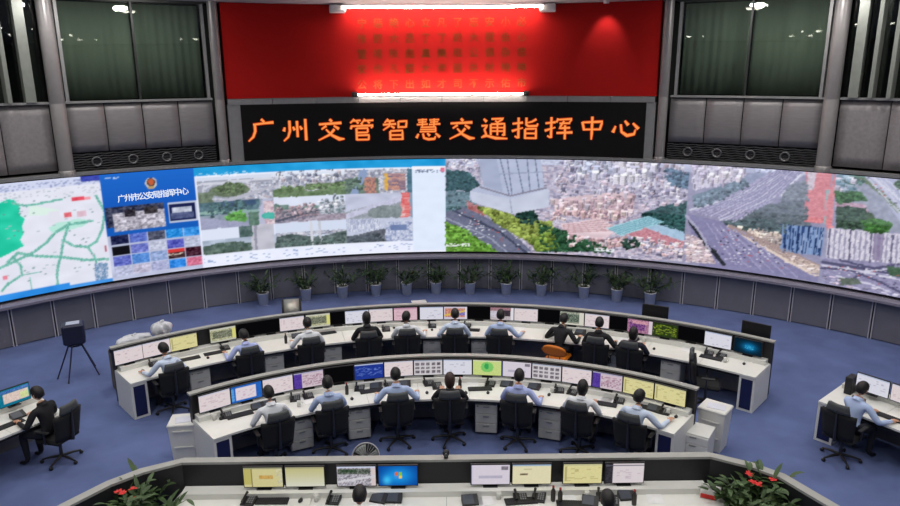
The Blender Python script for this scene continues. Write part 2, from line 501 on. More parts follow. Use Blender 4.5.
# small spot over the right of the red panel
sp = thing('spotlight', 'small round ceiling spotlight over the right of the red panel', 'light', pol(14.1, 17.6, CEIL_Z))
m = MB(); m.lathe([(0.0, -0.05), (0.06, -0.05), (0.075, -0.08), (0.08, 0.0)], (0, 0, 0), 16); m.build('can', M_whiteb, sp)
m = MB(); m.lathe([(0.0, -0.055), (0.055, -0.055)], (0, 0, 0), 16); m.build('lens', emit('spot_lens', (255, 240, 230), 20.0, 'NONE'), sp)
ld = bpy.data.lights.new('spot', 'SPOT'); ld.energy = 45; ld.spot_size = radians(70); ld.spot_blend = 0.8; ld.shadow_soft_size = 0.05
lo = bpy.data.objects.new('spot', ld); lo.location = sp.location+Vector((0, 0, -0.1)); COL.objects.link(lo)
lo.rotation_euler = (radians(28), 0, -radians(17.6))

# recessed ceiling lamps, the added row nearest the wall included (those behind the viewer show as reflections in the windows)
M_lens = emit('lamp_lens', (255, 247, 235), 14.0, 'NONE')
k = 0
for (ly, lw) in LIGHT_ROWS:
    for lx in LAMP_X(ly):
        k += 1; d = thing('ceiling_lamp', f'recessed ceiling lamp, {ORD[LAMP_X(ly).index(lx)]} from left, {ORD[4-LIGHT_ROWS.index((ly, lw))]} row out from the video wall', 'light', (lx, ly, CEIL_Z), group='recessed ceiling lamps')
        m = MB(); m.lathe([(0.0, -0.09), (0.07, -0.08), (0.11, -0.05), (0.13, -0.01)], n=16); m.build('lens', M_lens, d)
        m = MB(); m.lathe([(0.13, -0.015), (0.15, -0.03), (0.19, -0.025), (0.2, 0.0)], n=16); m.build('trim_ring', M_whiteb, d)

# ------------------------------------------------------------------ lettered sign above the video wall
SG = thing('led_sign', 'black sign board with one row of orange characters', 'sign', pol(14.5, 0.2, 4.03))
MB().arc(14.5, 14.58, 4.035, 5.53, -21.75, 22.15, 44).build('board', mat('sign_black', (9, 8, 9), 0.7, spec=.2), SG, True)
KAI = {
 '广': ['50,98,8 60,84,9', '22,74,7 60,79,7 92,82,10', '28,76,9 28,45,9 20,20,8 3,0,3'],
 '州': ['14,62,6 10,44,11', '31,92,9 31,45,9 24,18,7 8,0,3', '42,64,6 48,48,11', '57,90,9 57,16,8', '66,66,6 73,50,11', '86,98,9 86,0,10'],
 '交': ['48,98,8 56,86,11', '10,75,7 90,80,10', '36,68,9 18,52,4', '62,68,6 80,52,11', '64,52,9 48,28,8 6,2,3', '34,52,5 54,24,9 80,6,14 99,6,3'],
 '管': ['24,98,8 8,80,4', '20,90,6 46,92,6', '30,88,5 38,78,8', '62,98,8 50,80,4', '58,90,6 92,92,6', '70,88,5 78,78,8', '46,80,7 52,72,8', '14,68,9 9,52,6', '12,66,6 90,68,8 82,55,4', '30,56,8 30,0,8', '30,56,6 70,56,7 70,36,6', '30,36,6 70,36,6', '30,23,6 74,24,7 72,0,6', '30,3,6 72,3,6'],
 '智': ['24,98,8 10,80,4', '20,88,6 46,90,6', '4,72,7 52,75,7', '30,88,8 27,66,7 4,46,3', '33,66,6 46,55,8', '60,87,7 60,55,7', '60,86,6 90,88,7 87,57,7', '60,60,6 86,60,6', '30,42,8 30,0,8', '30,42,6 74,44,7 74,0,8', '30,23,6 74,23,6', '30,4,6 74,4,6'],
 '慧': ['12,92,5 46,94,5', '14,82,5 44,84,5', '8,71,5 48,73,6', '30,99,7 28,62,6', '54,92,5 90,94,5', '56,82,5 86,84,5', '52,71,5 94,74,6', '72,99,7 70,62,6', '22,58,5 76,60,6 76,38,6', '20,48,5 76,49,5', '18,38,5 78,39,6', '14,28,6 6,8,10', '30,30,7 34,8,8 50,2,9 72,4,8 76,17,3', '46,31,6 55,18,10', '76,30,6 92,12,11'],
 '通': ['12,95,6 23,81,11', '4,62,6 25,64,7 15,44,7 22,22,7 8,12,4', '3,8,4 24,16,8 56,5,11 99,3,4', '40,94,6 84,96,7 64,80,5', '54,87,5 65,75,8', '38,70,8 38,19,7', '38,70,6 87,72,8 87,18,8 78,22,4', '40,54,5 84,54,5', '40,38,5 84,38,5', '62,72,7 62,18,6'],
 '指': ['2,70,6 40,76,8', '24,99,8 24,4,9 10,13,4', '0,36,9 40,52,3', '88,92,8 72,80,6 52,74,3', '52,99,8 52,66,8 60,59,8 90,61,8 93,73,3', '48,46,8 48,0,8', '48,46,6 87,48,7 87,0,8', '48,26,6 87,26,6', '48,4,6 87,4,6'],
 '挥': ['2,70,6 38,76,8', '23,99,8 23,4,9 9,13,4', '0,36,9 38,52,3', '47,93,8 41,74,6', '46,87,6 95,91,8 87,75,4', '52,70,6 90,72,6', '68,82,7 52,48,7 90,51,7', '42,26,7 99,30,9', '72,62,8 72,-3,8'],
 '中': ['16,75,9 23,36,8', '16,72,6 85,77,9 77,38,7', '23,40,6 77,42,6', '50,99,9 50,20,9 49,-6,4'],
 '心': ['16,54,5 7,24,12', '33,62,7 37,28,9 56,12,12 80,19,9 84,40,3', '46,78,6 59,58,12', '74,68,6 94,42,13']}
def stroke_geo(m, strokes, t, z, w, h, r, fat, th):
    for s in strokes:
        pts = [tuple(map(float, q.split(','))) for q in s.split()]
        dense = []
        for i in range(len(pts)-1):
            for k in range(4):
                u = k/4; a, b = pts[i], pts[i+1]
                dense.append(tuple(a[j]+(b[j]-a[j])*u for j in range(3)))
        dense.append(pts[-1])
        L, R = [], []
        for i, p in enumerate(dense):
            a, b = dense[max(i-1, 0)], dense[min(i+1, len(dense)-1)]
            dx, dy = (b[0]-a[0])*w, (b[1]-a[1])*h; l = hypot(dx, dy) or 1
            nx, ny = -dy/l, dx/l; hw = (p[2]*0.5+fat)*h/100
            x, y = (p[0]/100-.5)*w, p[1]/100*h
            L.append((x+nx*hw, y+ny*hw)); R.append((x-nx*hw, y-ny*hw))
        n_ = len(dense)
        W = lambda q, rr: pol(rr, t+degrees(q[0]/14.5), z+q[1])
        vs = [W(q, r) for q in L]+[W(q, r) for q in R]+[W(q, r+th) for q in L]+[W(q, r+th) for q in R]
        fs = []
        for i in range(n_-1):
            fs += [(i, i+1, n_+i+1, n_+i), (2*n_+i, 3*n_+i, 3*n_+i+1, 2*n_+i+1), (i, 2*n_+i, 2*n_+i+1, i+1), (n_+i, n_+i+1, 3*n_+i+1, 3*n_+i)]
        fs += [(0, n_, 3*n_, 2*n_), (n_-1, 3*n_-1, 4*n_-1, 2*n_-1)]
        m.add(vs, fs)
M_orange = emit('sign_orange', (255, 152, 78), 1.0, 'NONE')
M_orange2 = emit('sign_orange_fringe', (196, 58, 14), 1.0, 'NONE')
for i, ch in enumerate('广州交管智慧交通指挥中心'):
    px = [262.5, 296, 331, 362.5, 396, 428.5, 461.5, 494, 525.5, 558.5, 591.5, 625][i]
    t, z = on_ring(px, 141-(px-262)*0.008, 14.5)
    m = MB(); stroke_geo(m, KAI[ch], t, z, 0.78, 0.60, 14.482, 0.4, 0.008)
    a = m.build('character', M_orange, SG, True)
    m = MB(); stroke_geo(m, KAI[ch], t, z, 0.78, 0.60, 14.492, 3.6, 0.006)
    fr_ = m.build('character_fringe', M_orange2, a); fr_.location = -SG.location

# ------------------------------------------------------------------ video wall: pictures drawn on a fine grid of LED dots
T0, T1 = -60.0, 60.0
RS = 14.48
CW = int((T1-T0)*pi/180*RS/0.0235); CH = int((SCR_Z1-SCR_Z0)/0.0235)
IMG = np.zeros((CH+1, CW+1, 3))
GX, GY = np.meshgrid(np.arange(CW+1), np.arange(CH+1))
def cv(px, py):
    t, z = on_ring(px, py, RS)
    return (t-T0)/(T1-T0)*CW, (z-SCR_Z0)/(SCR_Z1-SCR_Z0)*CH
def cvs(s):
    v = [float(x) for x in s.replace(';', ' ').replace(',', ' ').split()]
    return [cv(v[i], v[i+1]) for i in range(0, len(v), 2)]
def inside(pts):
    m = np.zeros(GX.shape, bool); xs = [p[0] for p in pts]; ys = [p[1] for p in pts]
    x0, x1 = max(0, int(min(xs))), min(CW, int(max(xs))+1); y0, y1 = max(0, int(min(ys))), min(CH, int(max(ys))+1)
    if x1 < x0 or y1 < y0: return m
    gx = GX[y0:y1+1, x0:x1+1]; gy = GY[y0:y1+1, x0:x1+1]; c = np.zeros(gx.shape, bool)
    for i in range(len(pts)):
        (ax, ay), (bx, by) = pts[i], pts[i-1]
        if ay == by: continue
        c ^= ((ay > gy) != (by > gy)) & (gx < (bx-ax)*(gy-ay)/(by-ay)+ax)
    m[y0:y1+1, x0:x1+1] = c
    return m
def cells(cw, ch, k=None):
    a = rng.random((CH//ch+2, CW//cw+2)) if k is None else rng.integers(0, k, (CH//ch+2, CW//cw+2))
    a = np.repeat(np.repeat(a, ch, 0), cw, 1)
    oy, ox = rng.integers(0, ch), rng.integers(0, cw)
    return a[oy:oy+CH+1, ox:ox+CW+1]
def smooth(cw, ch):
    a = rng.random((CH//ch+3, CW//cw+3)); y = np.arange(CH+1)/ch; x = np.arange(CW+1)/cw
    yi, xi = y.astype(int), x.astype(int); fy, fx = (y-yi)[:, None], (x-xi)[None, :]
    return (a[yi][:, xi]*(1-fy)*(1-fx)+a[yi+1][:, xi]*fy*(1-fx)+a[yi][:, xi+1]*(1-fy)*fx+a[yi+1][:, xi+1]*fy*fx)
def fill(m, c, amp=0.0, kind=None):
    if not m.any(): return
    base = np.array(c, float)
    if kind is None: IMG[m] = base; return
    if kind == 'tree': nz = smooth(5, 3)*0.6+smooth(2, 2)*0.6-0.6
    elif kind == 'speck': nz = cells(1, 1)*0.25+smooth(3, 2)*0.6-0.42
    elif kind == 'soft': nz = smooth(9, 5)-0.5
    elif kind == 'block': nz = cells(3, 2)*0.6+cells(2, 1)*0.5-0.55
    IMG[m] = base[None, :]+(nz[m]*amp)[:, None]
def poly(s, c, amp=0.0, kind=None): fill(inside(cvs(s)), c, amp, kind)
def city(s, pal, cw=3, ch=2, amp=30):
    m = inside(cvs(s) if isinstance(s, str) else s)
    if not m.any(): return
    p = np.array(pal, float); i1 = cells(cw, ch, len(pal)); i2 = cells(max(1, cw-1), 1, len(pal))
    IMG[m] = p[i1[m]]*0.6+p[i2[m]]*0.4+((cells(1, 1)[m]-0.5)*amp*.4)[:, None]
def line(s, c, w=1.2, amp=0):
    pts = cvs(s)
    for i in range(len(pts)-1):
        (ax, ay), (bx, by) = pts[i], pts[i+1]
        x0, x1 = int(max(0, min(ax, bx)-w-1)), int(min(CW, max(ax, bx)+w+1)); y0, y1 = int(max(0, min(ay, by)-w-1)), int(min(CH, max(ay, by)+w+1))
        if x1 <= x0 or y1 <= y0: continue
        gx = GX[y0:y1+1, x0:x1+1]; gy = GY[y0:y1+1, x0:x1+1]; L2 = (bx-ax)**2+(by-ay)**2+1e-9
        t = np.clip(((gx-ax)*(bx-ax)+(gy-ay)*(by-ay))/L2, 0, 1)
        d = np.hypot(gx-ax-t*(bx-ax), gy-ay-t*(by-ay)); m = d < w/2+0.3
        sub = IMG[y0:y1+1, x0:x1+1]; sub[m] = np.array(c)+(rng.random((m.sum(), 1))-.5)*amp
def rect(x0, y0, x1, y1, c, amp=0.0, kind=None, bl=None):
    """upright rectangle on the screen between two photographed corners"""
    a = cv(x0, y0); b = cv(x1, y1); m = (GX >= min(a[0], b[0])) & (GX <= max(a[0], b[0])) & (GY >= min(a[1], b[1])) & (GY <= max(a[1], b[1]))
    fill(m, c, amp, kind); return m
def band(x0, x1, v0, v1, c, amp=0.0, kind=None):
    """v: 0 at the screen's foot, 1 at its top"""
    a, b = cv(x0, 220)[0], cv(x1, 220)[0]; m = (GX >= a) & (GX <= b) & (GY >= v0*CH) & (GY <= v1*CH)
    fill(m, c, amp, kind); return m
def ell(px, py, rx, ry, c, amp=0.0, kind=None):
    (x, y), (x2, _), (_, y2) = cv(px, py), cv(px+rx, py), cv(px, py+ry)
    fill(((GX-x)/(abs(x2-x)+.01))**2+((GY-y)/(abs(y2-y)+.01))**2 < 1, c, amp, kind)
def specks(x0, x1, v0, v1, c, p, w=2):
    a, b = cv(x0, 220)[0], cv(x1, 220)[0]
    m = (GX >= a) & (GX <= b) & (GY >= v0*CH) & (GY <= v1*CH) & (cells(w, 1) < p); IMG[m] = c
def _spots(s, n):
    m = inside(cvs(s)); ys, xs = np.nonzero(m)
    if len(ys) == 0: return []
    k = rng.integers(0, len(ys), n); return sorted(zip(ys[k], xs[k]), key=lambda q: -q[0])
def blk(x0, x1, y0, y1, c):
    x0, x1, y0, y1 = max(0, int(x0)), min(CW+1, int(x1)), max(0, int(y0)), min(CH+1, int(y1))
    if x1 > x0 and y1 > y0: IMG[y0:y1, x0:x1] = c
def town(s, n, pal, w0=3, w1=7, h0=2, h1=7, near=1.6):
    """small houses, far ones first: a facade with window rows, a paler roof and a shaded flank"""
    for (y, x) in _spots(s, n):
        k = 1+(near-1)*(1-y/CH); w = rng.uniform(w0, w1)*k; h = rng.uniform(h0, h1)*k
        c = np.array(pal[rng.integers(len(pal))], float)*rng.uniform(.85, 1.1)
        blk(x-w/2, x+w/2, y, y+h, c)
        for q in range(int(y)+1, int(y+h)-1, 2): blk(x-w/2+1, x+w/2-1, q, q+1, c*.78)
        blk(x+w*.25, x+w/2, y, y+h, c*.66)
        blk(x-w/2, x+w/2, y+h, y+h+max(1, h*.25), np.minimum(255, c*1.16+8))
def wood(s, n, c, r0=1.0, r1=2.5, var=.35):
    n = int(n*1.7)
    """tree crowns, far ones first, lit from above"""
    c = np.array(c, float)
    for (y, x) in _spots(s, n):
        r = rng.uniform(r0, r1); b = c*rng.uniform(1-var, 1+var)
        x0, x1, y0, y1 = max(0, int(x-r-1)), min(CW+1, int(x+r+2)), max(0, int(y-r-1)), min(CH+1, int(y+r+2))
        gx, gy = GX[y0:y1, x0:x1], GY[y0:y1, x0:x1]; d = np.hypot(gx-x, (gy-y)*1.25)
        m = d < r; sh = (.72+.42*np.clip((gy-y)/r*.5+.5, 0, 1))[..., None]
        IMG[y0:y1, x0:x1][m] = np.minimum(255, (b*sh))[m]
def cars(s, n):
    for (y, x) in _spots(s, n):
        c = [(226, 226, 234), (60, 60, 80), (196, 90, 90), (200, 200, 214)][rng.integers(4)]
        blk(x, x+2, y, y+1, c)
def lanes(a, b, n, c, w=.8):
    """n lane lines between two kerbs given as polylines"""
    A = [tuple(map(float, q.split(','))) for q in a.split()]; B = [tuple(map(float, q.split(','))) for q in b.split()]
    for k in range(1, n):
        u = k/n; line(' '.join(f'{p[0]*(1-u)+q[0]*u},{p[1]*(1-u)+q[1]*u}' for p, q in zip(A, B)), c, w)
def warp(x0, x1, amp):
    """loosen straight edges as a distant camera would show them"""
    a, b = int(max(0, cv(x0, 220)[0])), int(min(CW, cv(x1, 220)[0]))
    dx = ((smooth(7, 5)+smooth(3, 3)-1)*amp*1.4).astype(int); dy = ((smooth(7, 5)+smooth(3, 3)-1)*amp).astype(int)
    src = IMG.copy(); xx = np.clip(GX+dx, a, b); yy = np.clip(GY+dy, 0, CH)
    IMG[:, a:b+1] = src[yy, xx][:, a:b+1]
S1, S2, S3, S4, S5 = 108, 200, 446, 686, 826
# --- traffic map
band(-400, S1, 0, 1, (228, 229, 243), 10, 'soft')
band(-400, S1, 0.93, 1, (210, 216, 240)); specks(-400, S1, .93, .98, (150, 160, 200), .25)
specks(-400, S1, .84, .92, (196, 202, 214), .16)
poly('-40,215 0,203 8,199 14,200 20,208 19,214 25,219 22,226 24,233 20,240 24,246 14,251 0,258 -40,275', (44, 204, 168), 30, 'soft')
poly('48,228 58,222 80,219 90,220 84,226 62,232 52,233', (186, 232, 220))
poly('30,205 60,210 50,215 28,216', (220, 240, 232))
RD = (118, 186, 172)
for s, w in (('-30,276 0,268 16,261 34,252 46,243 56,232 68,225 92,221', 2), ('8,262 18,253 34,256 60,257 86,260 108,259', 2.2), ('69,223 66,233 63,242 61,256 58,266 57,276 58,286', 2),
             ('63,240 74,246 88,247 97,241 102,230 105,212 96,196', 2), ('88,247 95,258 99,272', 1.6), ('2,291 8,284 22,275 21,266 14,258', 1.8), ('12,203 26,206 48,202 62,199', 1.6), ('22,275 40,272', 1), ('30,278 32,290', 1)):
    line(s, RD, w, 50)
specks(-400, S1, .1, .9, (170, 190, 196), .012, 3); specks(-400, S1, .1, .9, (110, 140, 140), .006, 2)
rect(71, 197, 84, 200, (222, 74, 92), 60, 'speck'); rect(84, 197, 91, 199, (240, 160, 170)); rect(64, 213, 72, 217, (226, 110, 120), 70, 'speck'); rect(76, 211, 87, 216, (222, 190, 205), 40, 'speck')
rect(2, 276, 8, 279, (230, 130, 150), 50, 'speck'); rect(48, 212, 61, 222, (226, 226, 238)); rect(104, 246, 107, 252, (190, 120, 140), 50, 'speck')
city('94,264 108,262 108,280 96,281', [(150, 170, 200), (210, 215, 235), (90, 130, 170)], 2, 1)
band(-400, 60, 0, .055, (46, 138, 226), 20, 'soft'); band(60, S1, 0, .03, (70, 150, 230), 20, 'soft')
rect(80, 176, 104, 180, (60, 72, 170), 60, 'speck')
# --- police portal page
band(S1-3, S2, 0, 1, (24, 92, 186))
for k in range(12): band(S1-3, S2, .55+k*.04, .59+k*.04, (22+k, 84+k*2, 182+k*2))
specks(S1, S1+16, .95, .97, (200, 215, 240), .4)
rect(104, 208, 166, 222, (56, 60, 84), 90, 'block'); rect(112, 214, 166, 226, (176, 172, 186), 130, 'block'); rect(124, 210, 136, 216, (50, 46, 56), 60, 'block'); rect(144, 207, 158, 213, (60, 56, 62), 60, 'block')
ell(151, 183, 6.0, 5.5, (205, 200, 196)); ell(151, 182.4, 4.2, 4.4, (70, 60, 60)); ell(151, 182.0, 3, 3.2, (196, 96, 60)); ell(151, 187.6, 3.6, 1.6, (190, 160, 110))
m_ = rect(167, 203, 198, 220, (200, 206, 226)); rect(168.5, 204.5, 196.5, 218.5, (26, 34, 78)); rect(172, 208, 192, 211, (190, 196, 214), 120, 'speck'); rect(170, 213, 194, 217, (80, 90, 130), 80, 'speck')
band(S1-3, S2+3, 0, .43, (190, 196, 222), 30, 'soft')
THUMB = [[(30, 34, 70), (92, 112, 196), (80, 84, 104), (46, 142, 222), (58, 146, 226)],
         [(18, 18, 24), (112, 122, 200), (196, 200, 222), (92, 96, 190), (184, 190, 214)],
         [(96, 106, 190), (88, 140, 214), (150, 170, 214), (66, 44, 46), (64, 30, 46)],
         [(182, 186, 214), (190, 186, 210), (168, 172, 208), (52, 136, 226), (214, 120, 150)]]
for r_ in range(4):
    for c_ in range(5):
        a = cv(112, 250)[0]+c_*(cv(203, 250)[0]-cv(112, 250)[0])/5; b = a+(cv(203, 250)[0]-cv(112, 250)[0])/5-1.4
        y1 = (.425-r_*.1)*CH; y0 = y1-.088*CH
        m_ = (GX >= a) & (GX <= b) & (GY >= y0) & (GY <= y1); fill(m_, THUMB[r_][c_], 70 if (r_, c_) != (1, 0) else 8, 'block')
        if r_ == 2 and c_ == 3: m2 = m_ & (GY > y1-4); IMG[m2] = (214, 60, 60); m3 = m_ & (abs(GY-(y0+y1)/2) < 1) & (cells(2, 1) < .6); IMG[m3] = (220, 205, 190)
# --- desktop with nine traffic cameras
band(S2-2, S3, 0, 1, (226, 230, 248), 8, 'soft')
band(S2-2, S3, .915, 1, (34, 160, 226), 22, 'soft'); specks(S2, S2+60, .92, .94, (170, 215, 240), .3)
XC = [S2, 275, 346, 413]
VR = [.90, .655, .385, .125]
def cell(i, j):
    a, b = cv(XC[i], 220)[0], cv(XC[i+1], 220)[0]; y1, y0 = VR[j]*CH, VR[j+1]*CH
    m = (GX >= a) & (GX <= b) & (GY >= y0) & (GY <= y1)
    return m, (GX-a)/(b-a), (GY-y0)/(y1-y0)
def sub(mm, cond, c, amp=0, kind=None): fill(mm & cond, c, amp, kind)
CT = [(196, 198, 214), (150, 156, 178), (226, 226, 236), (112, 118, 140), (178, 166, 176)]
def cityc(mm, cond, pal, cw=3, ch=2):
    m = mm & cond
    if m.any():
        p = np.array(pal, float); IMG[m] = p[cells(cw, ch, len(pal))[m]]*.65+p[cells(max(1, cw-1), 1, len(pal))[m]]*.35+((cells(1, 1)[m]-.5)*14)[:, None]
for j in range(3):
    for i in range(3):
        m, u, v = cell(i, j)
        if (i, j) == (0, 0):
            sub(m, u > -1, (150, 154, 172), 40, 'speck'); sub(m, v > .86, (206, 214, 232)); sub(m, abs(v-.72-.1*u) < .05, (206, 206, 220)); cityc(m, (u > .62) & (v < .7), CT)
            sub(m, ((u-.42)/.27)**2+((v-.42)/.26)**2 < 1, (96, 112, 84), 56, 'tree'); sub(m, abs(((u-.42)/.34)**2+((v-.42)/.36)**2-1) < .13, (196, 198, 212)); sub(m, (u < .2) & (v < .4), (104, 120, 96), 50, 'tree'); sub(m, abs(v-.1-.7*(u-.5)) < .07, (176, 176, 192))
        elif (i, j) == (1, 0):
            cityc(m, u > -1, CT, 3, 3); sub(m, v > .88, (214, 222, 238)); sub(m, v < .30+.1*np.sin(u*9), (96, 122, 80), 60, 'tree'); sub(m, (u > .45) & (v < .5) & (v > .25), (120, 130, 110), 60, 'tree')
        elif (i, j) == (2, 0):
            cityc(m, u > -1, CT); sub(m, (u < .5) & (v < .65), (96, 118, 104), 60, 'tree'); sub(m, abs(u-.14-.16*v) < .06, (128, 150, 192)); cityc(m, (u > .30) & (u < .46) & (v < .7), [(206, 130, 100), (176, 120, 110), (120, 92, 96)], 2, 2)
            cityc(m, (u > .58) & (u < .9) & (v > .08) & (v < .84), [(214, 140, 110), (150, 110, 124), (196, 150, 140), (108, 96, 124)], 9, 2); sub(m, (u > .58) & (u < .63) & (v > .08) & (v < .84), (226, 168, 60), 40, 'speck'); sub(m, u > .93, (70, 110, 130), 40, 'tree')
        elif (i, j) == (0, 1):
            sub(m, u > -1, (132, 146, 164), 50, 'speck'); sub(m, (v > .5) & (u < .8), (70, 104, 116), 60, 'tree'); sub(m, (v > .8) & (u > .3) & (u < .75), (52, 78, 112), 30, 'soft'); sub(m, abs(v-.62+.1*u) < .06, (132, 170, 160))
            sub(m, ((u-.48)/.15)**2+((v-.26)/.2)**2 < 1, (88, 156, 66), 50, 'tree'); sub(m, (v < .45-.5*u), (150, 152, 184), 30, 'speck'); sub(m, abs(u-.8-.12*v) < .07, (176, 178, 206)); sub(m, (u > .64) & (u < .78) & (v < .5), (84, 118, 100), 50, 'tree')
            cityc(m, (u > .86) & (v < .9), [(206, 176, 186), (176, 140, 160), (226, 206, 210)]); sub(m, ((u-.92)/.1)**2+((v-.32)/.14)**2 < 1, (56, 178, 160), 30, 'soft')
        elif (i, j) == (1, 1):
            sub(m, u > -1, (128, 120, 140), 70, 'block'); sub(m, v > .74-.14*np.sin(u*3), (212, 220, 240), 10, 'soft'); sub(m, (v > .50) & (v < .74-.14*np.sin(u*3)), (96, 126, 116), 60, 'tree'); cityc(m, (v < .5) & (v > .2) & (u < .62), [(150, 116, 126), (182, 160, 170), (96, 100, 116)])
            sub(m, abs(v-.08-.55*u) < .035, (70, 74, 92)); sub(m, v < .42*u-.06, (156, 142, 158), 60, 'block'); cityc(m, (u > .62) & (v > .25) & (v < .72), [(206, 206, 220), (86, 104, 108), (140, 150, 164)], 4, 3)
        elif (i, j) == (2, 1):
            sub(m, u > -1, (186, 190, 216), 26, 'soft'); sub(m, (v < .62*u+.28) & (v < .8), (150, 156, 166), 40, 'tree'); sub(m, abs(v-.1-.78*u) < .11, (190, 190, 216), 40, 'speck'); sub(m, ((u-.62)/.3)**2+((v-.2)/.3)**2 < 1, (122, 134, 136), 40, 'tree')
            cityc(m, (u > .83) & (u < .96) & (v > -.1), [(232, 110, 108), (238, 190, 186), (226, 84, 84)], 8, 4); sub(m, u > .96, (120, 150, 176))
        elif (i, j) == (0, 2):
            sub(m, u > -1, (214, 222, 242)); sub(m, v < .56, (160, 174, 196), 40, 'soft'); sub(m, v < .34+.10*np.sin(u*5), (74, 96, 84), 70, 'tree'); sub(m, (u > .66) & (u < .97), (186, 184, 198), 26, 'soft'); sub(m, (u > .70) & (u < .74), (140, 140, 158)); sub(m, (u > .5) & (u < .68) & (v > .55), (72, 98, 94), 60, 'tree')
        elif (i, j) == (1, 2):
            sub(m, u > -1, (204, 214, 236)); cityc(m, (v < .6) & (v > .42), CT); sub(m, v < .44+.08*np.sin(u*8), (84, 100, 98), 80, 'tree'); sub(m, abs(u-.5) < .02, (206, 206, 214)); sub(m, abs(u-.62) < .015, (190, 190, 200))
        else:
            sub(m, u > -1, (186, 192, 216), 30, 'speck'); cityc(m, (v > .45) & (u < .5), [(214, 218, 234), (150, 158, 190)], 1, 6); sub(m, (v < .55*u+.25) & (u < .7), (92, 96, 108), 60, 'tree'); sub(m, (v < .3) & (u < .5), (70, 80, 90), 60, 'tree'); cityc(m, (u > .58) & (v < .82) & (u < .98), [(206, 212, 232), (120, 134, 178), (178, 186, 214)], 2, 2); sub(m, (u > .66) & (u < .9) & (v > .45) & (v < .7), (96, 116, 166), 30, 'soft')
wood('214,190 228,183 244,184 244,191 222,193', 50, (88, 108, 72)); wood('281,187 320,184 344,182 344,188 290,190', 60, (98, 124, 78)); town('278,170 344,168 344,182 280,184', 70, CT, 2, 5, 2, 5, 1)
wood('203,206 240,200 250,206 210,218', 60, (66, 98, 102)); wood('224,216 242,210 246,216 228,222', 30, (86, 154, 62)); wood('205,254 246,248 246,256 206,261', 50, (70, 92, 78)); wood('278,241 344,237 344,246 280,249', 90, (78, 98, 92)); town('278,208 316,204 316,213 280,217', 40, [(166, 130, 138), (196, 176, 184), (120, 116, 130)], 2, 5, 2, 4, 1)
wood('348,180 362,176 362,190 348,190', 25, (88, 112, 96)); wood('350,240 378,232 384,242 352,246', 40, (76, 84, 92)); town('318,198 344,196 344,212 320,214', 24, [(206, 206, 220), (116, 132, 140), (150, 160, 172)], 2, 5, 2, 5, 1)
for k in range(3):
    warp(XC[k]+1, XC[k+1]-1, 2.2)
band(S2-2, S3, .915, 1, (34, 160, 226), 22, 'soft'); band(S2-2, 413, 0, .122, (226, 230, 248), 8, 'soft'); specks(S2, S2+60, .92, .94, (170, 215, 240), .3)
specks(S2, 412, .03, .10, (150, 170, 210), .10, 3)
band(413, S3, .02, .90, (214, 226, 246), 6, 'soft'); specks(416, 444, .86, .89, (120, 130, 160), .5); band(413, S3, .895, .93, (236, 236, 244)); band(441, S3-1, .87, .91, (222, 120, 150), 30, 'speck')
# --- aerial view: white tower and old town
LAV = [(188, 184, 206), (158, 152, 180), (214, 208, 224), (128, 124, 152), (196, 176, 190)]
band(S3, S4, 0, 1, (150, 150, 176)); m_ = band(S3, S4, .3, 1, (150, 150, 170)); city([(p[0], p[1]) for p in cvs('446,150 690,150 690,262 446,262')], LAV, 4, 2, 50)
poly('446,156 690,156 690,168 446,166', (190, 196, 220), 60, 'block')
for x0, x1, y0, y1 in ((575, 610, 162, 178), (612, 628, 160, 182), (628, 656, 162, 188), (590, 606, 160, 170), (664, 684, 166, 186)):
    city(f'{x0},{y0} {x1},{y0} {x1},{y1} {x0},{y1}', [(206, 204, 222), (176, 176, 204), (224, 220, 232)], 1, 2, 36)
poly('446,170 468,172 480,184 470,191 446,190', (52, 88, 96), 50, 'tree'); poly('446,190 470,192 478,206 446,214', (98, 128, 140), 50, 'block')
poly('664,166 690,172 690,190 668,184', (96, 120, 150), 50, 'tree')
poly('640,214 662,206 690,200 690,238 664,230 644,220', (58, 92, 96), 40, 'tree')
city('552,200 596,196 634,192 634,214 612,222 556,214', [(206, 170, 176), (176, 140, 152), (226, 200, 200), (120, 100, 124)], 2, 2, 40)
poly('553,199 596,194 632,190 634,194 600,199 556,204', (214, 186, 190), 40, 'speck')
poly('560,224 600,218 622,230 600,240 566,236', (216, 190, 200), 50, 'block'); city('562,232 600,240 628,236 626,246 590,250 566,244', [(186, 140, 140), (216, 190, 190), (110, 96, 110)], 2, 2, 40)
poly('606,228 648,216 664,222 620,236', (150, 200, 214), 26, 'speck'); poly('640,226 662,222 690,236 690,242 650,236', (160, 190, 216), 30, 'speck'); poly('622,232 646,228 690,244 690,250 640,240', (196, 132, 146), 50, 'block')
poly('478,150 540,150 544,186 549,192 549,207 512,214 470,200 470,191 484,184', (166, 176, 204), 16, 'soft')
poly('470,191 510,199 548,189 549,207 512,214 472,202', (184, 190, 212), 16, 'soft'); line('480,187 510,196 546,188', (120, 118, 140), 1.6); line('479,183 484,158', (150, 160, 186), 1)
for s in ('495,157 501,190', '506,157 511,194', '499,158 508,194', '516,158 523,192', '527,158 530,190', '537,158 541,188'): line(s, (98, 108, 138), 1.3)
line('485,175 542,172', (140, 150, 178), 1); line('510,199 512,213', (150, 156, 180), 1)
poly('466,200 480,206 490,212 484,216 468,210', (176, 110, 112), 50, 'block')
poly('446,212 462,206 500,224 532,251 500,254 446,226', (112, 116, 142), 30, 'speck'); line('452,210 500,232 528,254', (74, 80, 104), 2); line('446,218 490,238 506,252', (150, 156, 180), 1.4)
specks(448, 520, .08, .3, (206, 210, 224), .03, 3)
poly('446,222 460,228 498,252 446,254', (104, 156, 62), 60, 'tree'); poly('476,206 492,208 520,218 552,222 556,246 534,246 500,226', (140, 158, 74), 70, 'tree'); poly('515,212 534,210 540,222 522,226', (50, 80, 74), 40, 'tree')
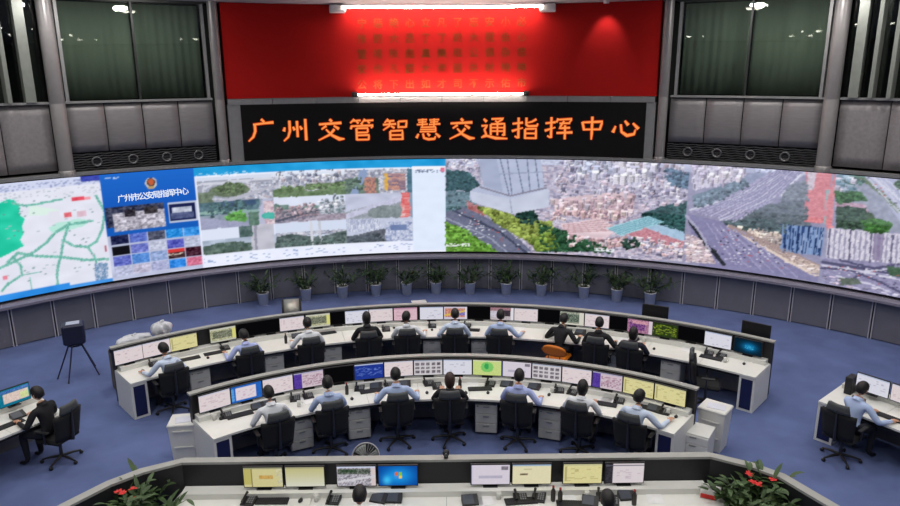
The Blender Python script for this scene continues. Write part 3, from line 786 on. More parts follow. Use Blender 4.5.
poly('540,222 556,228 604,246 612,252 536,252', (52, 92, 70), 60, 'tree'); poly('530,236 552,230 560,248 536,252', (116, 146, 62), 60, 'tree'); poly('620,240 636,236 642,246 626,250', (54, 82, 76), 40, 'tree')
PK = [(212, 178, 182), (190, 156, 166), (228, 206, 206), (204, 190, 204)]
town('560,158 686,162 686,200 600,196 556,200', 260, LAV, 2, 5, 2, 6, 1.3); town('446,158 478,160 480,170 448,170', 40, LAV, 2, 5, 1, 4, 1)
town('575,162 612,160 612,180 578,182', 26, [(196, 200, 222), (214, 210, 228), (176, 182, 210)], 4, 7, 6, 10, 1); town('614,160 656,160 656,182 616,186', 34, [(214, 210, 226), (190, 188, 212), (226, 220, 230)], 4, 7, 7, 12, 1)
wood('664,168 690,174 690,190 668,184', 60, (92, 118, 142)); wood('642,214 690,202 690,234 652,222', 150, (56, 92, 92)); town('640,196 690,190 690,204 644,212', 40, LAV, 3, 6, 2, 4, 1)
town('552,204 596,200 634,196 634,218 612,222 558,216', 90, PK, 3, 6, 4, 9, 1); poly('562,224 600,218 622,230 600,238 568,234', (222, 198, 206), 30, 'soft'); lanes('562,224 600,218', '568,234 622,232', 7, (196, 160, 168)); town('564,236 600,242 628,238 626,248 590,252 568,246', 40, PK, 3, 7, 3, 7, 1)
poly('606,228 648,216 664,222 622,236', (156, 204, 216), 16, 'soft'); lanes('606,228 648,216', '622,236 664,222', 6, (120, 170, 190)); town('624,236 690,246 690,262 640,254', 80, PK+LAV, 3, 7, 2, 4, 1); town('550,216 566,214 566,222 552,222', 8, PK, 3, 6, 3, 5, 1)
wood('446,170 468,172 480,184 470,191 446,190', 70, (50, 86, 90)); wood('448,191 470,193 476,204 448,212', 25, (90, 120, 128)); wood('446,222 462,228 498,251 446,254', 120, (110, 160, 66)); wood('478,207 492,209 520,219 554,223 556,246 534,246 500,226', 150, (140, 156, 78), 1.2, 3); wood('515,212 534,210 540,222 522,226', 30, (48, 76, 70))
wood('540,224 556,229 604,247 612,252 540,252', 120, (54, 92, 66), 1.2, 3); wood('530,238 550,232 558,248 536,252', 40, (124, 150, 66), 1.2, 3); wood('620,241 636,237 640,246 626,250', 20, (54, 80, 72))
warp(S3+1, S4-1, 2.0)
for s in ('495,157 501,190', '506,157 511,194', '516,158 523,192', '527,158 530,190'): line(s, (104, 114, 144), 1.0)
poly('478,150 540,150 544,186 549,192 549,207 512,214 470,200 470,191 484,184', (176, 186, 212), 14, 'soft'); poly('470,191 510,199 548,189 549,207 512,214 472,202', (194, 200, 220), 14, 'soft'); line('480,187 510,196 546,188', (130, 126, 146), 1.4); line('484,184 478,158', (160, 168, 194), 1)
for s in ('493,157 500,190', '507,157 512,194', '500,158 509,194', '516,158 523,192', '527,158 530,190', '535,158 539,188'): line(s, (112, 122, 150), .9)
line('485,175 542,172', (146, 156, 184), .8); line('510,199 512,213', (156, 162, 186), .8); poly('478,150 495,150 503,192 484,186', (160, 170, 198), 10, 'soft')
cars('452,213 470,212 524,248 510,251', 36)
specks(446, 470, .06, .09, (226, 230, 236), .6, 2); specks(596, 616, .06, .09, (226, 230, 236), .6, 2)
# --- aerial view: flyover and highway
band(S4, S5, 0, 1, (148, 146, 176), 30, 'speck'); poly('684,150 830,150 830,176 684,172', (186, 192, 220), 40, 'soft')
city('692,162 716,160 720,186 694,190', [(200, 196, 218), (176, 166, 196), (222, 216, 230)], 2, 2, 40); city('716,164 746,163 746,180 720,184', [(206, 190, 206), (186, 176, 204), (220, 210, 222)], 2, 2, 40)
poly('692,196 720,186 744,178 752,186 716,204 694,208', (112, 132, 150), 36, 'tree'); poly('744,176 770,168 790,166 770,182 750,188', (140, 150, 180), 36, 'tree')
poly('690,212 740,190 776,168 806,172 780,196 740,222', (168, 164, 196), 50, 'block'); line('690,210 740,196 790,170', (206, 206, 224), 1.6); line('720,220 776,196 806,172', (196, 196, 218), 1.4); line('782,196 790,184 800,174', (222, 224, 236), 2.2)
poly('744,214 768,204 800,200 812,204 810,226 740,226', (106, 118, 130), 34, 'tree'); poly('786,186 812,178 812,200 780,202', (132, 140, 158), 40, 'tree')
poly('716,222 760,216 790,222 790,236 740,228', (92, 108, 114), 40, 'tree')
poly('686,214 716,220 748,232 800,262 830,284 700,268', (134, 130, 170), 26, 'speck'); specks(716, 790, .05, .3, (190, 186, 214), .03, 2); specks(716, 790, .05, .3, (70, 66, 96), .014, 3)
city('686,234 704,240 716,264 686,262', [(214, 196, 204), (160, 140, 156), (186, 160, 160), (232, 224, 230)], 4, 1, 40); line('690,222 706,244 724,264', (48, 52, 58), 4, 30); line('686,216 700,232 710,250', (170, 168, 196), 2)
city('730,226 760,228 790,236 786,252 770,250', [(186, 166, 156), (150, 140, 140), (206, 190, 176)], 2, 2, 40); poly('728,226 750,240 790,262 830,280 830,270 790,252', (196, 176, 166), 50, 'block'); line('728,226 760,246 812,274', (226, 206, 190), 2); poly('734,226 756,226 752,234 740,234', (70, 88, 84), 40, 'tree')
city('780,224 828,228 824,256 782,252', [(38, 62, 112), (52, 82, 136), (26, 44, 86)], 2, 2, 30)
for k in range(8): line(f'{783+k*6},{225+k*.5} {782+k*5.6},{251+k*.6}', (130, 160, 204), 1)
for k in range(5): line(f'{800+k*6},{254} {806+k*5.4},{228}', (150, 170, 206), .8)
poly('806,168 838,168 834,190 832,224 804,222', (222, 128, 134), 40, 'block'); poly('808,170 816,170 814,190 807,190', (206, 190, 200), 60, 'block'); poly('826,190 834,190 832,224 824,224', (150, 176, 176), 40, 'block')
town('690,162 746,162 746,184 694,190', 50, [(206, 200, 220), (190, 178, 204), (222, 212, 222)], 3, 5, 5, 10, 1); town('748,164 806,164 806,172 760,174', 40, [(196, 200, 224), (176, 182, 212)], 2, 5, 1, 3, 1)
wood('694,200 720,188 744,180 750,186 716,203 694,208', 70, (110, 130, 146)); wood('744,214 768,206 800,203 808,208 806,224 742,224', 90, (104, 116, 124), var=.15); wood('786,188 808,180 808,200 782,202', 50, (128, 138, 150), var=.15); wood('718,222 760,218 788,223 788,234 742,228', 50, (84, 102, 106))
lanes('690,210 740,190 776,168', '740,224 780,200 806,172', 7, (196, 192, 216)); lanes('690,212 740,192 776,169', '738,222 778,199 804,172', 11, (140, 136, 172), .6)
town('686,240 702,242 714,262 686,262', 40, [(222, 204, 210), (176, 156, 166), (206, 180, 180)], 4, 7, 1, 3, 1); town('735,229 770,232 786,240 780,250 760,244', 44, [(196, 176, 164), (164, 150, 148), (214, 198, 184)], 2, 5, 2, 5, 1); lanes('728,228 790,262', '730,224 830,268', 5, (164, 140, 136)); town('790,256 830,270 830,282 796,268', 24, [(196, 176, 166), (206, 190, 190)], 3, 6, 1, 3, 1)
lanes('700,222 724,262', '748,232 810,280', 7, (158, 154, 192)); cars('712,226 744,234 800,270 730,264', 80)
warp(S4+1, S5-1, 2.0)
for k in range(10): line(f'{783+k*4.6},{225+k*.4} {782+k*4.3},{251+k*.5}', (120, 150, 198), .8)
# --- aerial view: tree lined avenue
band(S5, 1300, 0, 1, (150, 150, 180), 30, 'speck'); poly('836,150 1200,150 1200,240 836,232', (150, 156, 176), 40, 'tree')
city('836,172 850,172 860,196 838,204', [(90, 130, 140), (190, 190, 210), (120, 150, 176), (60, 96, 110)], 3, 2, 40)
poly('826,204 836,170 832,230 826,230', (222, 128, 134), 40, 'block'); poly('834,190 862,192 866,200 836,204', (62, 104, 62), 50, 'tree'); poly('834,202 864,204 872,216 838,216', (190, 150, 170), 70, 'block')
poly('846,150 870,150 960,240 930,262', (176, 180, 208), 20, 'soft'); poly('878,160 960,150 980,230 930,220', (170, 176, 204), 30, 'speck'); line('856,174 880,192 900,212 930,240', (104, 126, 92), 3, 40); line('872,176 900,200', (214, 216, 230), 1.2)
poly('836,206 866,208 866,230 836,228', (64, 84, 70), 50, 'tree'); ell(866, 217, 9, 5, (70, 92, 66), 40, 'tree'); ell(876, 226, 15, 7.5, (64, 112, 50), 50, 'tree'); ell(848, 214, 8, 6, (58, 80, 70), 40, 'tree'); ell(905, 186, 12, 6, (70, 100, 70), 40, 'tree')
city('828,228 880,232 1000,246 1000,276 880,262 826,258', [(214, 210, 222), (186, 182, 204), (226, 220, 230)], 1, 2, 40)
for k in range(22): line(f'{830+k*5.2},{229+k*.55} {828+k*5.2},{257+k*.75}', (146, 142, 170) if k % 4 else (96, 92, 124), 1.0)
poly('874,234 884,234 882,262 872,260', (140, 126, 160), 30, 'speck')
poly('822,258 880,262 1000,276 1000,330 822,290', (146, 142, 178), 40, 'block')
for s in ('822,262 860,268 900,276 960,290', '822,268 850,270 880,282 900,292', '840,260 880,270 920,272', '850,280 876,268 900,264'): line(s, (86, 84, 116), 1.6)
for s in ('822,265 860,271 900,280', '836,276 870,284 890,292', '860,272 900,268'): line(s, (206, 204, 222), 1.2)
poly('838,278 856,278 862,284 840,286', (96, 108, 96), 40, 'tree'); poly('886,266 910,268 910,278 890,276', (70, 100, 74), 40, 'tree')

wood('836,192 862,194 866,200 838,204', 40, (66, 108, 64)); wood('838,206 866,208 866,230 838,228', 80, (64, 88, 70)); wood('862,220 890,222 890,232 864,232', 50, (66, 116, 54), 1.2, 3); wood('896,180 940,178 940,196 900,192', 50, (84, 110, 88)); wood('846,172 866,172 862,184 846,186', 20, (86, 122, 110)); town('838,176 858,178 858,192 838,192', 20, [(150, 176, 190), (196, 190, 206), (110, 146, 160)], 3, 6, 2, 5, 1)
lanes('846,160 930,258', '870,160 960,238', 5, (206, 208, 226)); cars('866,176 890,196 920,226 900,214', 20); town('826,276 860,284 900,296 900,302 826,288', 30, LAV, 3, 6, 1, 2, 1); cars('822,262 900,274 900,290 822,270', 40)
warp(S5+1, 980, 1.6)
for k in range(22): line(f'{830+k*5.2},{229+k*.55} {828+k*5.2},{257+k*.75}', (150, 146, 172) if k % 4 else (106, 102, 132), .8)
def haze(x0, x1, v0, v1, c, k):
    a, b = cv(x0, 220)[0], cv(x1, 220)[0]; m = (GX >= a) & (GX <= b) & (GY >= v0*CH) & (GY <= v1*CH); IMG[m] = IMG[m]*(1-k)+np.array(c)*k
haze(S2, 413, .125, .90, (196, 204, 222), .14); haze(S3, S4, .5, 1, (176, 180, 210), .16); haze(S4, 1300, 0, 1, (166, 166, 204), .08); haze(S4, 1300, .6, 1, (180, 186, 216), .16)
_a = int(cv(S2, 220)[0]); _s = IMG[:, _a:]; _s[:] = _s*.84+_s.mean(-1, keepdims=True)*.16; _s[:] = (_s-150)*1.12+149
IMG = np.clip(IMG, 0, 255)
_k = np.array([.12, .76, .12])      # the dots bleed a little into each other
for ax in (0, 1):
    a_ = np.moveaxis(IMG, ax, 0); p_ = np.concatenate([a_[:1], a_, a_[-1:]]); IMG = np.moveaxis(p_[:-2]*_k[0]+p_[1:-1]*_k[1]+p_[2:]*_k[2], 0, ax)
IMG = IMG/255.0
LINIMG = np.where(IMG <= 0.04045, IMG/12.92, ((IMG+0.055)/1.055)**2.4)
VW = thing('video_wall', 'giant curved video wall showing a traffic map and city camera views', 'video wall', pol(RS, 0, SCR_Z0))
MB().arc(RS+0.012, 14.6, SCR_Z0-.02, SCR_Z1+.02, -60.2, 60.2, 60).build('cabinet', M_dark, VW, True)
M_led = screen_mat('led_picture', 1.0, 'NONE')
def display(name, t0, t1, label):
    c0 = max(0, int(round((t0-T0)/(T1-T0)*CW))); c1 = min(CW, int(round((t1-T0)/(T1-T0)*CW)))
    nx, ny = c1-c0+1, CH+1
    th = np.radians(T0+(T1-T0)*np.arange(c0, c1+1)/CW)
    X = np.repeat((RS*np.sin(th))[None], ny, 0); Y = np.repeat((CY+RS*np.cos(th))[None], ny, 0)
    Z = np.repeat((SCR_Z0+(SCR_Z1-SCR_Z0)*np.arange(ny)/CH)[:, None], nx, 1)
    v = np.stack([X-VW.location.x, Y-VW.location.y, Z-VW.location.z], -1).reshape(-1, 3)
    i = (np.arange(ny-1)[:, None]*nx+np.arange(nx-1)[None]).ravel()
    f = np.stack([i, i+1, i+1+nx, i+nx], -1)
    me = bpy.data.meshes.new(name); me.vertices.add(len(v)); me.vertices.foreach_set('co', v.ravel())
    me.loops.add(f.size); me.loops.foreach_set('vertex_index', f.ravel())
    me.polygons.add(len(f)); me.polygons.foreach_set('loop_start', np.arange(0, f.size, 4)); me.update(calc_edges=True)
    a = me.color_attributes.new('picture', 'FLOAT_COLOR', 'POINT')
    px = LINIMG[:, c0:c1+1].reshape(-1, 3); a.data.foreach_set('color', np.concatenate([px, np.ones((len(px), 1))], 1).ravel())
    me.materials.append(M_led)
    o = link(name, me, VW); o['label'] = label
    return o
tb = [ang(x, 220, RS) for x in (S1-3, S2-2, S3, S4, S5)]
display('map_display', -60, tb[0], 'pale traffic map with green roads')
dp = display('page_display', tb[0], tb[1], 'blue web page with thumbnails')
display('camera_display', tb[1], tb[2], 'desktop with nine camera pictures')
display('tower_display', tb[2], tb[3], 'aerial picture of a white tower and old town')
display('highway_display', tb[3], tb[4], 'aerial picture of a flyover and highway')
display('avenue_display', tb[4], 60, 'aerial picture of a tree lined avenue')
M_scrtext = emit('screen_text', (236, 242, 252), 1.0, 'NONE')
for k, me in enumerate(page_meshes):
    px = 122+k*7.0
    t, z = on_ring(px, 201.5-k*0.85, RS)
    me.transform(Matrix.Rotation(pi/2, 4, 'X')); me.materials.clear(); me.materials.append(M_scrtext)
    q = link('page_character', me, dp); q.location = pol(RS-0.004, t, z)-VW.location; q.rotation_euler = (0, 0, -radians(t))

# ------------------------------------------------------------------ monitor pictures
def pic(kind, seed):
    g = np.random.default_rng(seed); W, H = 40, 22
    a = np.zeros((H, W, 3)); u = np.linspace(0, 1, W)[None, :].repeat(H, 0); v = np.linspace(0, 1, H)[:, None].repeat(W, 1)   # v: 0 foot, 1 top
    def r(u0, u1, v0, v1, c, amp=0, p=1.0, cell=1):
        m = (u >= u0) & (u <= u1) & (v >= v0) & (v <= v1)
        if p < 1: m &= np.repeat(g.random((H, W//cell+1)), cell, 1)[:, :W] < p
        a[m] = np.array(c)+(g.random((m.sum(), 1))-.5)*amp
    if kind == 'page':
        r(0, 1, 0, 1, (232, 218, 220), 6); r(0, 1, .93, 1, (206, 206, 222)); r(.05, .95, .1, .85, (206, 186, 194), 20, .10, 3); r(0, 1, .0, .04, (190, 196, 214))
    elif kind == 'white':
        r(0, 1, 0, 1, (226, 226, 238), 5); r(0, 1, .92, 1, (186, 196, 222)); r(.05, .9, .1, .85, (186, 186, 204), 20, .08, 3)
    elif kind == 'pink':
        r(0, 1, 0, 1, (226, 190, 202), 14); r(0, .98, .9, 1, (196, 150, 176)); r(.1, .9, .1, .8, (206, 160, 176), 20, .15, 3)
    elif kind == 'yellow':
        r(0, 1, 0, 1, (226, 218, 158), 8); r(0, 1, .93, 1, (196, 192, 150)); r(.05, .95, .1, .85, (196, 186, 128), 16, .12, 4); r(.04, .08, .1, .9, (180, 172, 120))
    elif kind == 'yellowfade':
        for k in range(H): a[k] = np.array((196, 190, 128))*(k/H)+np.array((222, 222, 206))*(1-k/H)
        r(0, 1, .93, 1, (170, 166, 130))
    elif kind == 'yellowform':
        r(0, 1, 0, 1, (214, 206, 150), 6); r(0, .2, .1, .95, (196, 186, 110)); r(.2, .22, 0, 1, (120, 112, 70)); r(.4, .75, .4, .6, (204, 166, 92), 30); r(.85, 1, .0, 1, (206, 202, 176), 40, .5); r(0, 1, .93, 1, (150, 150, 120))
    elif kind == 'cream':
        r(0, 1, 0, 1, (232, 224, 186), 6); r(0, 1, .93, 1, (150, 176, 206)); r(.2, .4, .45, .55, (120, 104, 84), 60); r(.22, .34, .62, .66, (150, 140, 110)); r(.3, .5, .74, .78, (190, 180, 140))
    elif kind == 'mapmix':
        r(0, 1, 0, 1, (176, 176, 140), 90); r(.1, .85, .25, .8, (120, 124, 104), 90); r(.86, 1, 0, 1, (224, 220, 130)); r(0, 1, .9, 1, (206, 206, 190)); r(0, 1, 0, .12, (196, 196, 180))
    elif kind == 'off':
        r(0, 1, 0, 1, (10, 10, 12), 2)
    elif kind == 'bluewin':
        r(0, 1, 0, 1, (40, 104, 196), 24); r(.14, .82, .14, .86, (232, 220, 228), 6); r(.2, .75, .2, .7, (214, 186, 200), 12, .2, 3); r(.0, .1, .1, .9, (90, 160, 224), 60)
    elif kind == 'purple':
        r(0, 1, 0, 1, (214, 196, 206), 10); r(0, .26, .0, .95, (88, 62, 160), 30); r(.3, .95, .1, .8, (176, 140, 160), 50, .5, 2); r(0, 1, .92, 1, (170, 166, 196))
    elif kind == 'blue':
        r(0, 1, 0, 1, (34, 58, 150), 16); r(.05, .95, .15, .85, (90, 116, 196), 40, .22, 3); r(0, 1, .92, 1, (190, 200, 226))
    elif kind == 'thumb':
        r(0, 1, 0, 1, (214, 210, 214), 8)
        for i in range(5):
            for j in range(3): r(.05+i*.19, .18+i*.19, .12+j*.27, .3+j*.27, (120, 112, 120), 80)
        r(0, 1, .93, 1, (170, 176, 196))
    elif kind == 'greenmap':
        r(0, 1, 0, 1, (206, 222, 140), 12); m = ((u-.5)/.22)**2+((v-.55)/.36)**2 < 1; a[m] = (130, 206, 110); m = ((u-.48)/.08)**2+((v-.6)/.2)**2 < 1; a[m] = (60, 170, 90); r(0, 1, .93, 1, (220, 224, 190))
    elif kind == 'photo':
        r(0, 1, 0, 1, (214, 206, 222), 20); r(.05, .9, .15, .9, (206, 140, 120), 80); r(.5, .9, .3, .7, (130, 120, 190), 60); m = abs(v-.3-.4*u) < .07; a[m] = (226, 190, 90); r(.92, 1, 0, 1, (226, 222, 232))
    elif kind == 'people':
        r(0, 1, 0, 1, (196, 186, 190), 40); r(0, 1, .75, 1, (160, 120, 130), 50); r(.4, .85, .3, .8, (60, 50, 60), 50); r(.88, 1, 0, 1, (232, 230, 238)); r(0, .4, .2, .7, (206, 200, 214), 50)
    elif kind == 'mixed':
        r(0, 1, 0, 1, (150, 156, 140), 90); r(.05, .8, .2, .85, (96, 110, 96), 110); r(.82, 1, 0, 1, (222, 218, 206)); r(0, 1, 0, .12, (216, 214, 200))
    elif kind == 'flowers':
        r(0, 1, 0, 1, (170, 120, 150), 70); r(.1, .7, .2, .8, (120, 70, 130), 90); r(.85, 1, 0, 1, (222, 206, 216)); r(.2, .8, .7, .95, (206, 150, 166), 50)
    elif kind == 'darkgreen':
        r(0, 1, 0, 1, (44, 60, 26), 30); r(.05, .95, .1, .9, (120, 140, 40), 70, .35, 3)
    elif kind == 'teal':
        r(0, 1, 0, 1, (10, 30, 46), 6); d = np.exp(-(((u-.55)/.28)**2+((v-.5)/.3)**2)); a[:] = a+d[..., None]*np.array((10, 110, 160)); r(.4, .7, .35, .6, (60, 170, 206), 60, .4)
    elif kind == 'aerial':
        r(0, 1, 0, 1, (170, 166, 176), 110); r(.02, .86, .6, .9, (96, 104, 96), 80); r(.1, .5, .7, .85, (60, 80, 60), 40); r(.88, 1, 0, 1, (222, 206, 206)); r(0, 1, .92, 1, (206, 214, 236)); m = abs(v-.2-.3*u) < .06; a[m] = (216, 214, 220)
    elif kind == 'logo':
        d = np.exp(-(((u-.52)/.45)**2+((v-.5)/.55)**2)); a[:] = np.array((10, 60, 150))+d[..., None]*np.array((20, 100, 90))
        for (du, dv, c) in ((-.06, .1, (230, 110, 60)), (.05, .1, (140, 200, 70)), (-.06, -.08, (70, 150, 230)), (.05, -.08, (250, 210, 80))):
            m = (abs(u-.52-du) < .045) & (abs(v-.5-dv) < .08); a[m] = c
        d2 = np.exp(-(((u-.2)/.12)**2+((v-.25)/.25)**2)); a += d2[..., None]*np.array((50, 90, 60))
    elif kind == 'plain':
        r(0, 1, 0, 1, (222, 214, 226), 5); r(.78, .95, .75, .95, (130, 124, 136), 30); r(.2, .8, .3, .45, (186, 180, 200), 10); r(.0, .02, 0, 1, (90, 96, 200))
    elif kind == 'sidebar':
        r(0, 1, 0, 1, (226, 216, 220), 5); r(0, .2, 0, 1, (54, 52, 60), 40); r(0, 1, .88, .94, (96, 96, 110)); r(.3, .9, .2, .7, (206, 190, 198), 10, .2, 3)
    elif kind == 'tealwin':
        r(0, 1, 0, 1, (20, 120, 150), 20); r(.18, .95, .16, .72, (226, 206, 196), 30); r(0, 1, .8, .95, (80, 120, 190), 60); r(.7, .95, .2, .6, (216, 226, 160), 30)
    return np.clip(a, 0, 255)/255
PW, PH = 0.525, 0.295
def pic_mesh(kind, seed, w=PW, h=PH):
    a = pic(kind, seed); a = np.where(a <= 0.04045, a/12.92, ((a+0.055)/1.055)**2.4); H, W = a.shape[:2]
    m = MB(); vs = [(-w/2+w*i/(W-1), 0, h*j/(H-1)) for j in range(H) for i in range(W)]
    fs = [(j*W+i, j*W+i+1, (j+1)*W+i+1, (j+1)*W+i) for j in range(H-1) for i in range(W-1)]
    m.add(vs, fs); me = m.mesh('screen', screen_mat('monitor_picture', 0.86))
    at = me.color_attributes.new('picture', 'FLOAT_COLOR', 'POINT'); at.data.foreach_set('color', np.concatenate([a.reshape(-1, 3), np.ones((W*H, 1))], 1).ravel())
    return me
SHELF = 0.085                # monitors stand on a low shelf along the back of each worktop
# shared monitor meshes
_m = MB(); _m.box((0, 0.0, 0.195), (0.548, 0.03, 0.325), ch=0.004); ME_frame = _m.mesh('frame', M_black)
_m = MB(); _m.box((0, 0.03, 0.165), (0.30, 0.03, 0.20), ch=0.01); ME_back = _m.mesh('back_shell', M_black)
_m = MB(); _m.box((0, 0.05, 0.06), (0.07, 0.02, 0.12)); _m.box((0, 0.04, 0.006), (0.2, 0.14, 0.012), ch=0.004); ME_stand = _m.mesh('stand', M_black)
_mon = 0
WHAT = {'page': 'a pinkish white page', 'white': 'a plain white page', 'pink': 'a pink page', 'yellow': 'a pale yellow page', 'yellowfade': 'a yellow page fading to white', 'yellowform': 'a yellow form',
        'cream': 'a cream page', 'mapmix': 'a grey and yellow map', 'off': 'a switched-off black screen', 'bluewin': 'a white window on blue', 'purple': 'a purple sidebar', 'blue': 'a dark blue page',
        'thumb': 'rows of thumbnails', 'greenmap': 'a green map', 'photo': 'an orange and purple picture', 'people': 'a picture of people', 'mixed': 'a grey green picture', 'flowers': 'a pink picture', 'darkgreen': 'a dark green table',
        'teal': 'a glowing teal desktop', 'aerial': 'an aerial street picture', 'logo': 'a blue desktop with logo', 'plain': 'a white page with dialog', 'sidebar': 'a white page with dark sidebar', 'tealwin': 'a teal bordered window'}
def monitor(p, rz, kind, where, group):
    global _mon
    _mon += 1
    p = Vector(p)+Vector((0, 0, SHELF))
    t = thing('monitor', f'monitor with {WHAT[kind][0:] if kind != "off" else "a switched-off black screen"}, {where}', 'monitor', p, rz, group)
    link('frame', ME_frame, t); link('back_shell', ME_back, t); link('stand', ME_stand, t)
    s = link('screen', pic_mesh(kind, _mon), t); s.location = (0, -0.0165, 0.0475)
    return t

# ------------------------------------------------------------------ consoles
M_blue = mat('blue_inset', (18, 24, 72), 0.5)
M_modesty = mat('grey_modesty', (120, 120, 124), 0.6)
M_capm = mat('cap_laminate', (158, 158, 153), 0.5, var=0.03)
def console(t0, t1, rin, rout, label, nsec, ends=(True, True), ztop=1.18, screen=True):
    c = thing('console_desk', label, 'desk', pol((rin+rout)/2, (t0+t1)/2, 0))
    w = (t1-t0)/nsec
    for i in range(nsec):
        MB().arc(rin, rout, 0.715, 0.75, t0+i*w+.02, t0+(i+1)*w-.02, max(2, int(w/2))).build('worktop', M_white, c, True)
    MB().arc(rout-.2, rout-.005, 0.751, 0.75+SHELF, t0+.35, t1-.35).build('monitor_shelf', M_white, c, True)
    MB().arc(rin+.03, rin+.10, 0.66, 0.714, t0+.3, t1-.3).build('edge_shade_strip', M_dark, c, True)  # dark strip standing in for the shadow band under the front edge
    if screen: MB().arc(rout, rout+.06, 0.06, ztop, t0, t1).build('back_panel', M_dark, c, True)
    MB().arc(rout+.06, rout+.08, 0.06, ztop-.02 if screen else .71, t0, t1).build('rear_cladding', M_blue, c, True)
    if screen: MB().arc(rout-.02, rout+.10, ztop, ztop+.03, t0-.1, t1+.1).build('top_rail', M_capm, c, True)
    MB().arc(rout-.2, rout-.17, 0.05, 0.70, t0+1, t1-1).build('modesty_panel', M_modesty, c, True)
    for (e, t, s) in ((ends[0], t0, 1), (ends[1], t1, -1)):
        if not e: continue
        a = degrees(0.30/rin)
        x0, x1 = sorted((t, t+s*a))
        ep = MB().arc(rin+.02, rout, 0.0, 0.714, x0, x1, 1).build('end_cabinet', M_white, c, True)
        b = degrees(0.045/rin)
        MB().arc(rin+.012, rin+.03, 0.05, 0.66, x0+b, x1-b, 1).build('blue_inset', M_blue, ep).location = -c.location
        if screen: MB().arc(rout-.03, rout+.085, 0.75, ztop, *sorted((t, t+s*degrees(.03/rout))), 1).build('end_fin', M_dark, c, True)
    return c
RB0, RB1 = 8.74, 9.62
RM0, RM1 = 5.72, 6.60
console(-42.2, 42.2, RB0, RB1, 'long curved white console desk of the back row', 12)
console(-39.9, 39.8, RM0, RM1, 'long curved white console desk of the middle row', 9)
console(-68, -50.6, 8.4, 9.45, 'white curved side desk at the left edge', 3, (False, False), screen=False)
console(50.0, 68, 8.55, 9.6, 'white curved side desk at the right edge', 3, (True, False), screen=False)

# front console: straight middle with curved wings
FRY = 8.67
FC = thing('console_desk', 'wide white front console desk with curved black screen wings', 'desk', (0, 8.3, 0))
pts = [(-5.3, 6.2), (-5.1, 6.9), (-4.68, 7.68), (-4.36, 8.15), (-4.06, 8.43), (-3.62, FRY), (3.68, FRY), (4.12, 8.41), (4.40, 8.15), (4.62, 7.68), (5.0, 6.9), (5.2, 6.2)]
def offset(ps, d):
    out = []
    for i, p in enumerate(ps):
        a, b = Vector(ps[max(i-1, 0)]), Vector(ps[min(i+1, len(ps)-1)]); q = (b-a).normalized(); n_ = Vector((-q.y, q.x)); out.append((p[0]+n_.x*d, p[1]+n_.y*d))
    return out
def wallstrip(ps, d0, d1, z0, z1):
    A, B = offset(ps, d0), offset(ps, d1); m = MB()
    for i in range(len(ps)-1):
        q = [A[i], A[i+1], B[i+1], B[i]]
        m.hexa([(x, y, z0) for x, y in q]+[(x, y, z1) for x, y in q])
    return m
for i in range(len(pts)-1):
    seg = pts[i:i+2]
wallstrip(pts, 0.0, 0.07, 0.05, 1.17).build('back_panel', M_dark, FC, True)
wallstrip(pts, -0.01, 0.12, 1.165, 1.20).build('top_rail', M_capm, FC, True)
wallstrip(pts, 0.07, 0.09, 0.05, 1.15).build('rear_cladding', M_blue, FC, True)
for i in range(4):
    x0 = -3.66+i*1.84; x1 = x0+1.835
    yb = FRY-.03
    MB().prism([(x0 if i else -3.78, 7.75), (x1 if i < 3 else 3.95, 7.75), (x1 if i < 3 else 3.66, yb), (x0 if i else -3.66, yb)], .715, .75).build('worktop', M_white, FC, True)
MB().box((0, FRY-.11, .75+SHELF/2), (7.2, .2, SHELF-.002)).build('monitor_shelf', M_white, FC).location = (0, -8.3, 0)
for x in (-3.4, 0.0, 3.4):
    MB().box((x, 8.35, .36), (.04, .6, .70)).build('support_panel', M_modesty, FC, False).location = (0, -8.3, 0)
MB().box((0, 0.0, 0), (6.9, .03, .6)).build('modesty_panel', M_modesty, FC).location = (0, .25, .4)

# ------------------------------------------------------------------ monitors
GB = 'monitors of the back row'; GM = 'monitors of the middle row'; GF = 'monitors of the front row'
back = [(129, 357, 'page'), (157, 350, 'page'), (184, 343, 'yellow'), (223, 333, 'mapmix'), (249, 328, 'off'), (271, 325, 'off'), (292, 323, 'page'), (318, 319, 'mapmix'), (338, 318, 'off'), (357, 316, 'white'), (381, 315, 'page'),
        (405.5, 314, 'pink'), (431.5, 313, 'white'), (455.5, 313, 'photo'), (479, 313, 'off'), (502, 313, 'people'), (526, 314, 'page'), (549.5, 315, 'off'), (572, 316, 'mixed'), (597, 319, 'page'), (619, 321, 'off'), (640, 324, 'flowers'),
        (665, 328, 'darkgreen'), (691, 333, 'off'), (718, 339, 'white'), (748, 346, 'teal')]
for i, (px, py, k) in enumerate(back):
    t = ang(px, py+2, 9.5)
    monitor(pol(9.5 if k != 'off' else 9.53, t, .75), -radians(t), k, f'{ORD[i]} from the left in the back row', GB)
for (px, py, w) in ((655, 315, 'behind the dark green table monitor'), (756, 331, 'behind the teal desktop monitor')):
    t = ang(px, py, 9.86); m_ = thing('monitor', f'tall black monitor seen from its dark front, standing {w}', 'monitor', pol(9.86, t, 0), -radians(t), GB)
    box('frame', (0, 0, 1.27), (.56, .035, .33), M_black, m_, ch=.004); box('stand', (0, .03, .55), (.07, .05, 1.1), M_black, m_); box('base', (0, .03, .01), (.3, .22, .02), M_black, m_)
mid = ['page', 'bluewin', 'page', 'purple', 'off', 'blue', 'page', 'thumb', 'white', 'greenmap', 'plain', 'thumb', 'page', 'purple', 'yellow', 'yellow']
tl, tr = ang(197.5, 399, 6.48), ang(687, 392, 6.48)
for i, k in enumerate(mid):
    t = tl+(tr-tl)*(i+.5)/16
    monitor(pol(6.48, t, .75), -radians(t), k, f'{ORD[i]} from the left in the middle row', GM)
